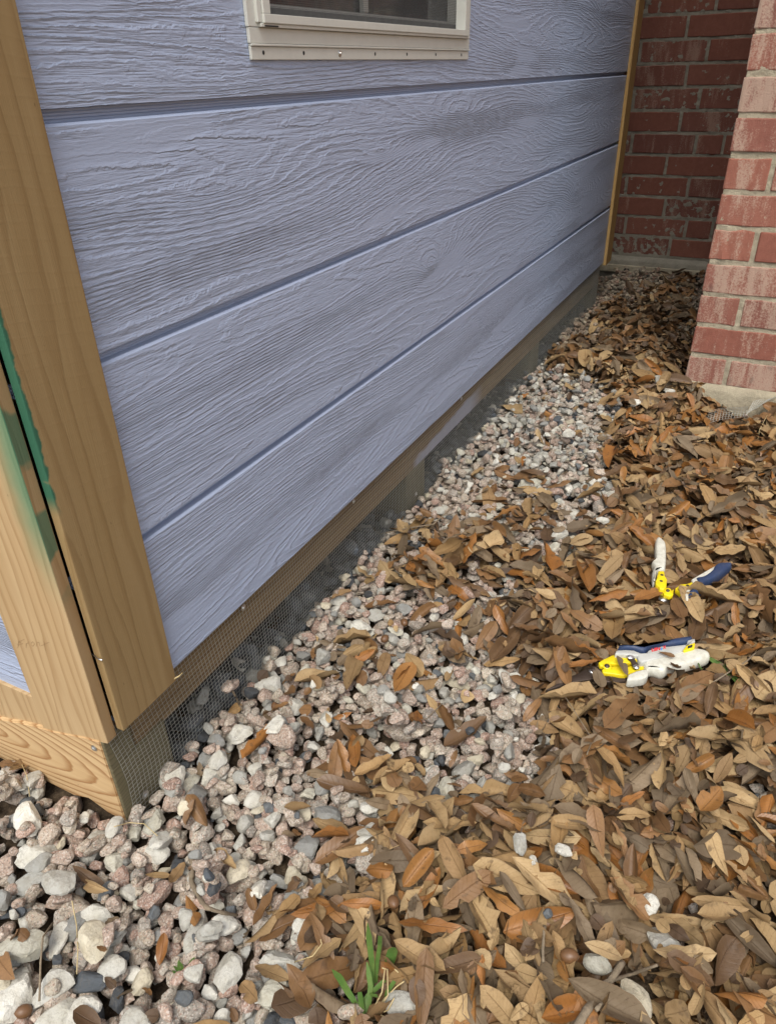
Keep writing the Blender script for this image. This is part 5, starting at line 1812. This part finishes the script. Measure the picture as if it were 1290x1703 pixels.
o = link('green_leaf_scrap', blade_mesh('green_leaf_scrap', [GP(u, v, lf[2]) for u, v in ((963, 1472), (970, 1482), (975, 1490), (982, 1500))], 0.006), plain('pale green leaf', (0.36, 0.42, 0.16), 0.6))
tag(o, 'pale yellow-green leaf scrap between brown leaves near the soil patch', 'leaf')

def twig(path, r0, r1, h0, h1, label, cat='twig', mat='twig', name='twig', seg=7, group=None, knobs=0.15):
    P, rad = [], []
    n = len(path)
    for i, (u, v) in enumerate(path):
        f = i / (n - 1)
        g = G(u, v, 0.005)
        z = top_z(g[0], g[1]) + r0 + h0 * (1 - f) + h1 * f
        P.append(GP(u, v, z))
    S = []
    for i in range(n - 1):
        for t in np.linspace(0, 1, 4, endpoint=False):
            S.append(P[i] * (1 - t) + P[i + 1] * t)
    S.append(P[-1])
    rad = [(r0 + (r1 - r0) * i / (len(S) - 1)) * (1 + knobs * rnd.uniform(-1, 1)) for i in range(len(S))]
    me = tube_mesh(name, S, rad, seg)
    o = link(name, me, M[mat])
    tag(o, label, cat, group)
    return o
TG = 'twigs on the bed'
a = twig([(955, 1715), (975, 1680), (995, 1655), (1015, 1630), (1035, 1600)], .0042, .0030, .001, .003, 'thick grey stick slanting up from the bottom edge between white stones', group=TG)
twig([(972, 1645), (1010, 1632), (1050, 1620), (1092, 1605)], .0022, .0013, .006, .004, 'thin brown twig crossing over the thick grey stick', group=TG)
twig([(990, 1680), (1000, 1668)], .0022, .0014, .003, .005, 'short grey stub beside the thick stick near the bottom', group=TG)
rt = twig([(315, 1418), (322, 1440), (318, 1465), (332, 1495), (345, 1510), (370, 1518), (395, 1522)], .0030, .0016, .000, .000, 'forked knobbly grey root bending across the gravel below the shed corner', cat='root', name='root', knobs=.3)
twig([(385, 1146), (392, 1158), (398, 1172), (405, 1182)], .0016, .0012, .012, .003, 'short bent brown twig leaning against the wire mesh', group=TG)
twig([(633, 888), (680, 878), (720, 872), (745, 850), (765, 828)], .0012, .0018, .004, .004, 'long thin twig running from mesh across white stones by the second skid', group=TG)
twig([(88, 1535), (72, 1558), (68, 1600), (66, 1665)], .0010, .0012, .002, .002, 'slender dark twig crossing the white stone at far left', group=TG)
twig([(120, 1498), (128, 1540), (130, 1580), (128, 1620)], .0006, .0006, .003, .003, 'straw-coloured dry stem lying upright in the lower left gravel', mat='straw', name='dry_stem', seg=5, group=TG, knobs=0.05)
twig([(190, 1375), (215, 1368), (240, 1370), (262, 1390)], .0006, .0005, .004, .003, 'thin straw looped around the foot of the near shed corner', mat='straw', name='dry_stem', seg=5, group=TG, knobs=0.05)
twig([(30, 1255), (45, 1290), (50, 1325)], .0006, .0005, .006, .003, 'thin straw crossing the white stone left of the skirt plank', mat='straw', name='dry_stem', seg=5, group=TG, knobs=0.05)
twig([(490, 1600), (520, 1590), (535, 1570), (533, 1562)], .0007, .0005, .004, .012, 'curled straw stem beside the white stone left of the grass tuft', mat='straw', name='dry_stem', seg=5, group=TG, knobs=0.05)
twig([(1262, 1080), (1240, 1100), (1200, 1125), (1185, 1135)], .0014, .001, .002, .002, 'thin dark twig lying below the right end of the closed snips', group=TG)
twig([(1275, 690), (1262, 715), (1258, 740)], .0008, .0006, .012, .002, 'wispy rootlet standing in the leaves right of the wire scrap', mat='straw', name='dry_stem', seg=5, group=TG)
twig([(975, 1255), (985, 1230), (940, 1160)], .0008, .0006, .001, .001, 'fine reddish stalk lying among leaves left of the closed snips', group=TG)
twig([(905, 1540), (902, 1580), (903, 1600)], .0016, .0012, .003, .003, 'short upright grey twig between tan leaves at lower right', group=TG)
twig([(690, 1200), (710, 1195), (735, 1170)], .0010, .0008, .002, .002, 'small twig on the pink gravel in the middle of the bed', group=TG)

def acorn(u, v, r, label, cap=True):
    g = G(u, v, 0.006)
    z = top_z(g[0], g[1]) + r * 0.2
    p = GP(u, v, z)
    bm = bmesh.new()
    q = Euler((rnd.uniform(0.8, 1.6), 0, rnd.uniform(0, 6.28))).to_matrix()
    prof = [(0.15, -1.25), (0.7, -1.0), (0.98, -0.4), (1.0, 0.2), (0.8, 0.8), (0.4, 1.15), (0.08, 1.35)]
    prev = None
    for rr, hh in prof:
        ring = [bm.verts.new(q @ Vector((rr * r * math.cos(k * math.pi / 6), rr * r * math.sin(k * math.pi / 6), hh * r))) for k in range(12)]
        if prev:
            for k in range(12):
                bm.faces.new((prev[k], prev[(k + 1) % 12], ring[(k + 1) % 12], ring[k]))
        else:
            bm.faces.new(ring[::-1])
        prev = ring
    bm.faces.new(prev)
    o = link('acorn', bm_mesh('acorn', bm, True), M['acorn'], None, tuple(p))
    tag(o, label, 'acorn', 'acorns on the bed')
acorn(40, 1682, 0.0062, 'brown acorn lying on leaves at the bottom left edge')
acorn(672, 1035, 0.0060, 'shiny brown acorn in gravel in front of the mesh')
acorn(640, 1062, 0.0060, 'dull acorn beside the grey slate chip in mid gravel')
acorn(457, 1175, 0.0052, 'small tawny acorn by the white stone next to the lower mesh')
acorn(654, 1500, 0.0062, 'hollow tan acorn between two orange leaves above the grass tuft')
acorn(946, 1590, 0.0070, 'dark acorn sunk in leaves above the crossed sticks')

# scrap of hardware cloth at the foot of the brick corner: a bent strip and a flap against the footing
scr = thing('wire_mesh_scrap', 'crumpled scrap of galvanised wire mesh lying at the foot of the brick corner', 'wire mesh')
zb = top_z(*G(1205, 695)[:2]) + 0.004
def sgrid(corners, nu, nv, warp, name):
    """corner points of a bent grid"""
    A, B, C_, D = [np.array(c) for c in corners]
    V, Q = [], []
    def pt(s, t):
        p = A * (1 - s) * (1 - t) + B * s * (1 - t) + C_ * s * t + D * (1 - s) * t
        return p + warp(s, t)
    def strand(path):
        b0 = len(V)
        for i, p in enumerate(path):
            d = np.array(path[min(len(path) - 1, i + 1)]) - np.array(path[max(0, i - 1)])
            d = d / np.linalg.norm(d)
            n1 = np.cross(d, (0.3, 0.2, 0.9)); n1 /= np.linalg.norm(n1); n2 = np.cross(d, n1)
            for s1, s2 in ((1, 0), (0, 1), (-1, 0), (0, -1)):
                V.append(p + 0.00042 * (s1 * n1 + s2 * n2))
        for i in range(len(path) - 1):
            for k in range(4):
                Q.append((b0 + 4 * i + k, b0 + 4 * i + (k + 1) % 4, b0 + 4 * i + 4 + (k + 1) % 4, b0 + 4 * i + 4 + k))
    for i in range(nu + 1):
        strand([pt(i / nu, t) for t in np.linspace(0, 1, 10)])
    for j in range(nv + 1):
        strand([pt(s, j / nv) for s in np.linspace(0, 1, 16)])
    return link(name, np_mesh(name, np.array(V), np.array(Q)), M['wire'], scr)
A_ = GP(1174, 705, zb); B_ = GP(1240, 690, zb + 0.004)
tocam = (CAM - A_); tocam[2] = 0; tocam /= np.linalg.norm(tocam)
up = np.array([0, 0, 0.030]) - tocam * 0.012
sgrid((A_, B_, B_ + up * 0.75, A_ + up), 13, 6, lambda s, t: np.array([0, 0, 0.003 * math.sin(s * 5)]) - tocam * 0.006 * math.sin(t * 3.1), 'mesh_strip')
D1 = GP(1246, 668, zb + 0.020)
E1 = np.array([PX - 0.020, G(1283, 645)[1] + 0.01, 0.030])
sgrid((B_, np.array([PX - 0.024, B_[1] - 0.045, zb + 0.03]), np.array([PX - 0.014, B_[1] - 0.070, 0.020]), B_ + up * 0.75 + np.array([0.02, -0.01, 0.005])), 10, 5, lambda s, t: np.array([0, 0, 0.002 * math.sin(s * 9)]), 'mesh_flap')

# pencilled word on the corner board (faint): "FROST"-like scribble reads Front
def scribble():
    strokes = [[(32,1066),(30,1078)],[(31,1068),(41,1063)],[(31,1073),(39,1070)],[(44,1070),(44,1077)],[(44,1071),(49,1068)],[(52,1070),(55,1067),(58,1071),(55,1075),(52,1072)],
               [(61,1075),(61,1069),(65,1068),(67,1075)],[(73,1066),(76,1082)],[(69,1074),(82,1068)]]
    V, Q = [], []
    for st in strokes:
        P = []
        for u, v in st:
            d = ray(u, v)
            t = (0.0013 - CAM[0]) / d[0]
            P.append(CAM + t * d)
        for a_, b_ in zip(P, P[1:]):
            d = b_ - a_; n_ = np.cross(d, (1, 0, 0)); n_ = n_ / np.linalg.norm(n_) * 0.0004
            k = len(V)
            V += [a_ - n_, a_ + n_, b_ + n_, b_ - n_]
            Q.append((k, k + 1, k + 2, k + 3))
    link('pencil_mark', np_mesh('pencil_mark', np.array(V), np.array(Q)), plain('pencil graphite', (0.33, 0.205, 0.095), 0.6), shed)
scribble()
print('items', len(items), 'single', len(single))
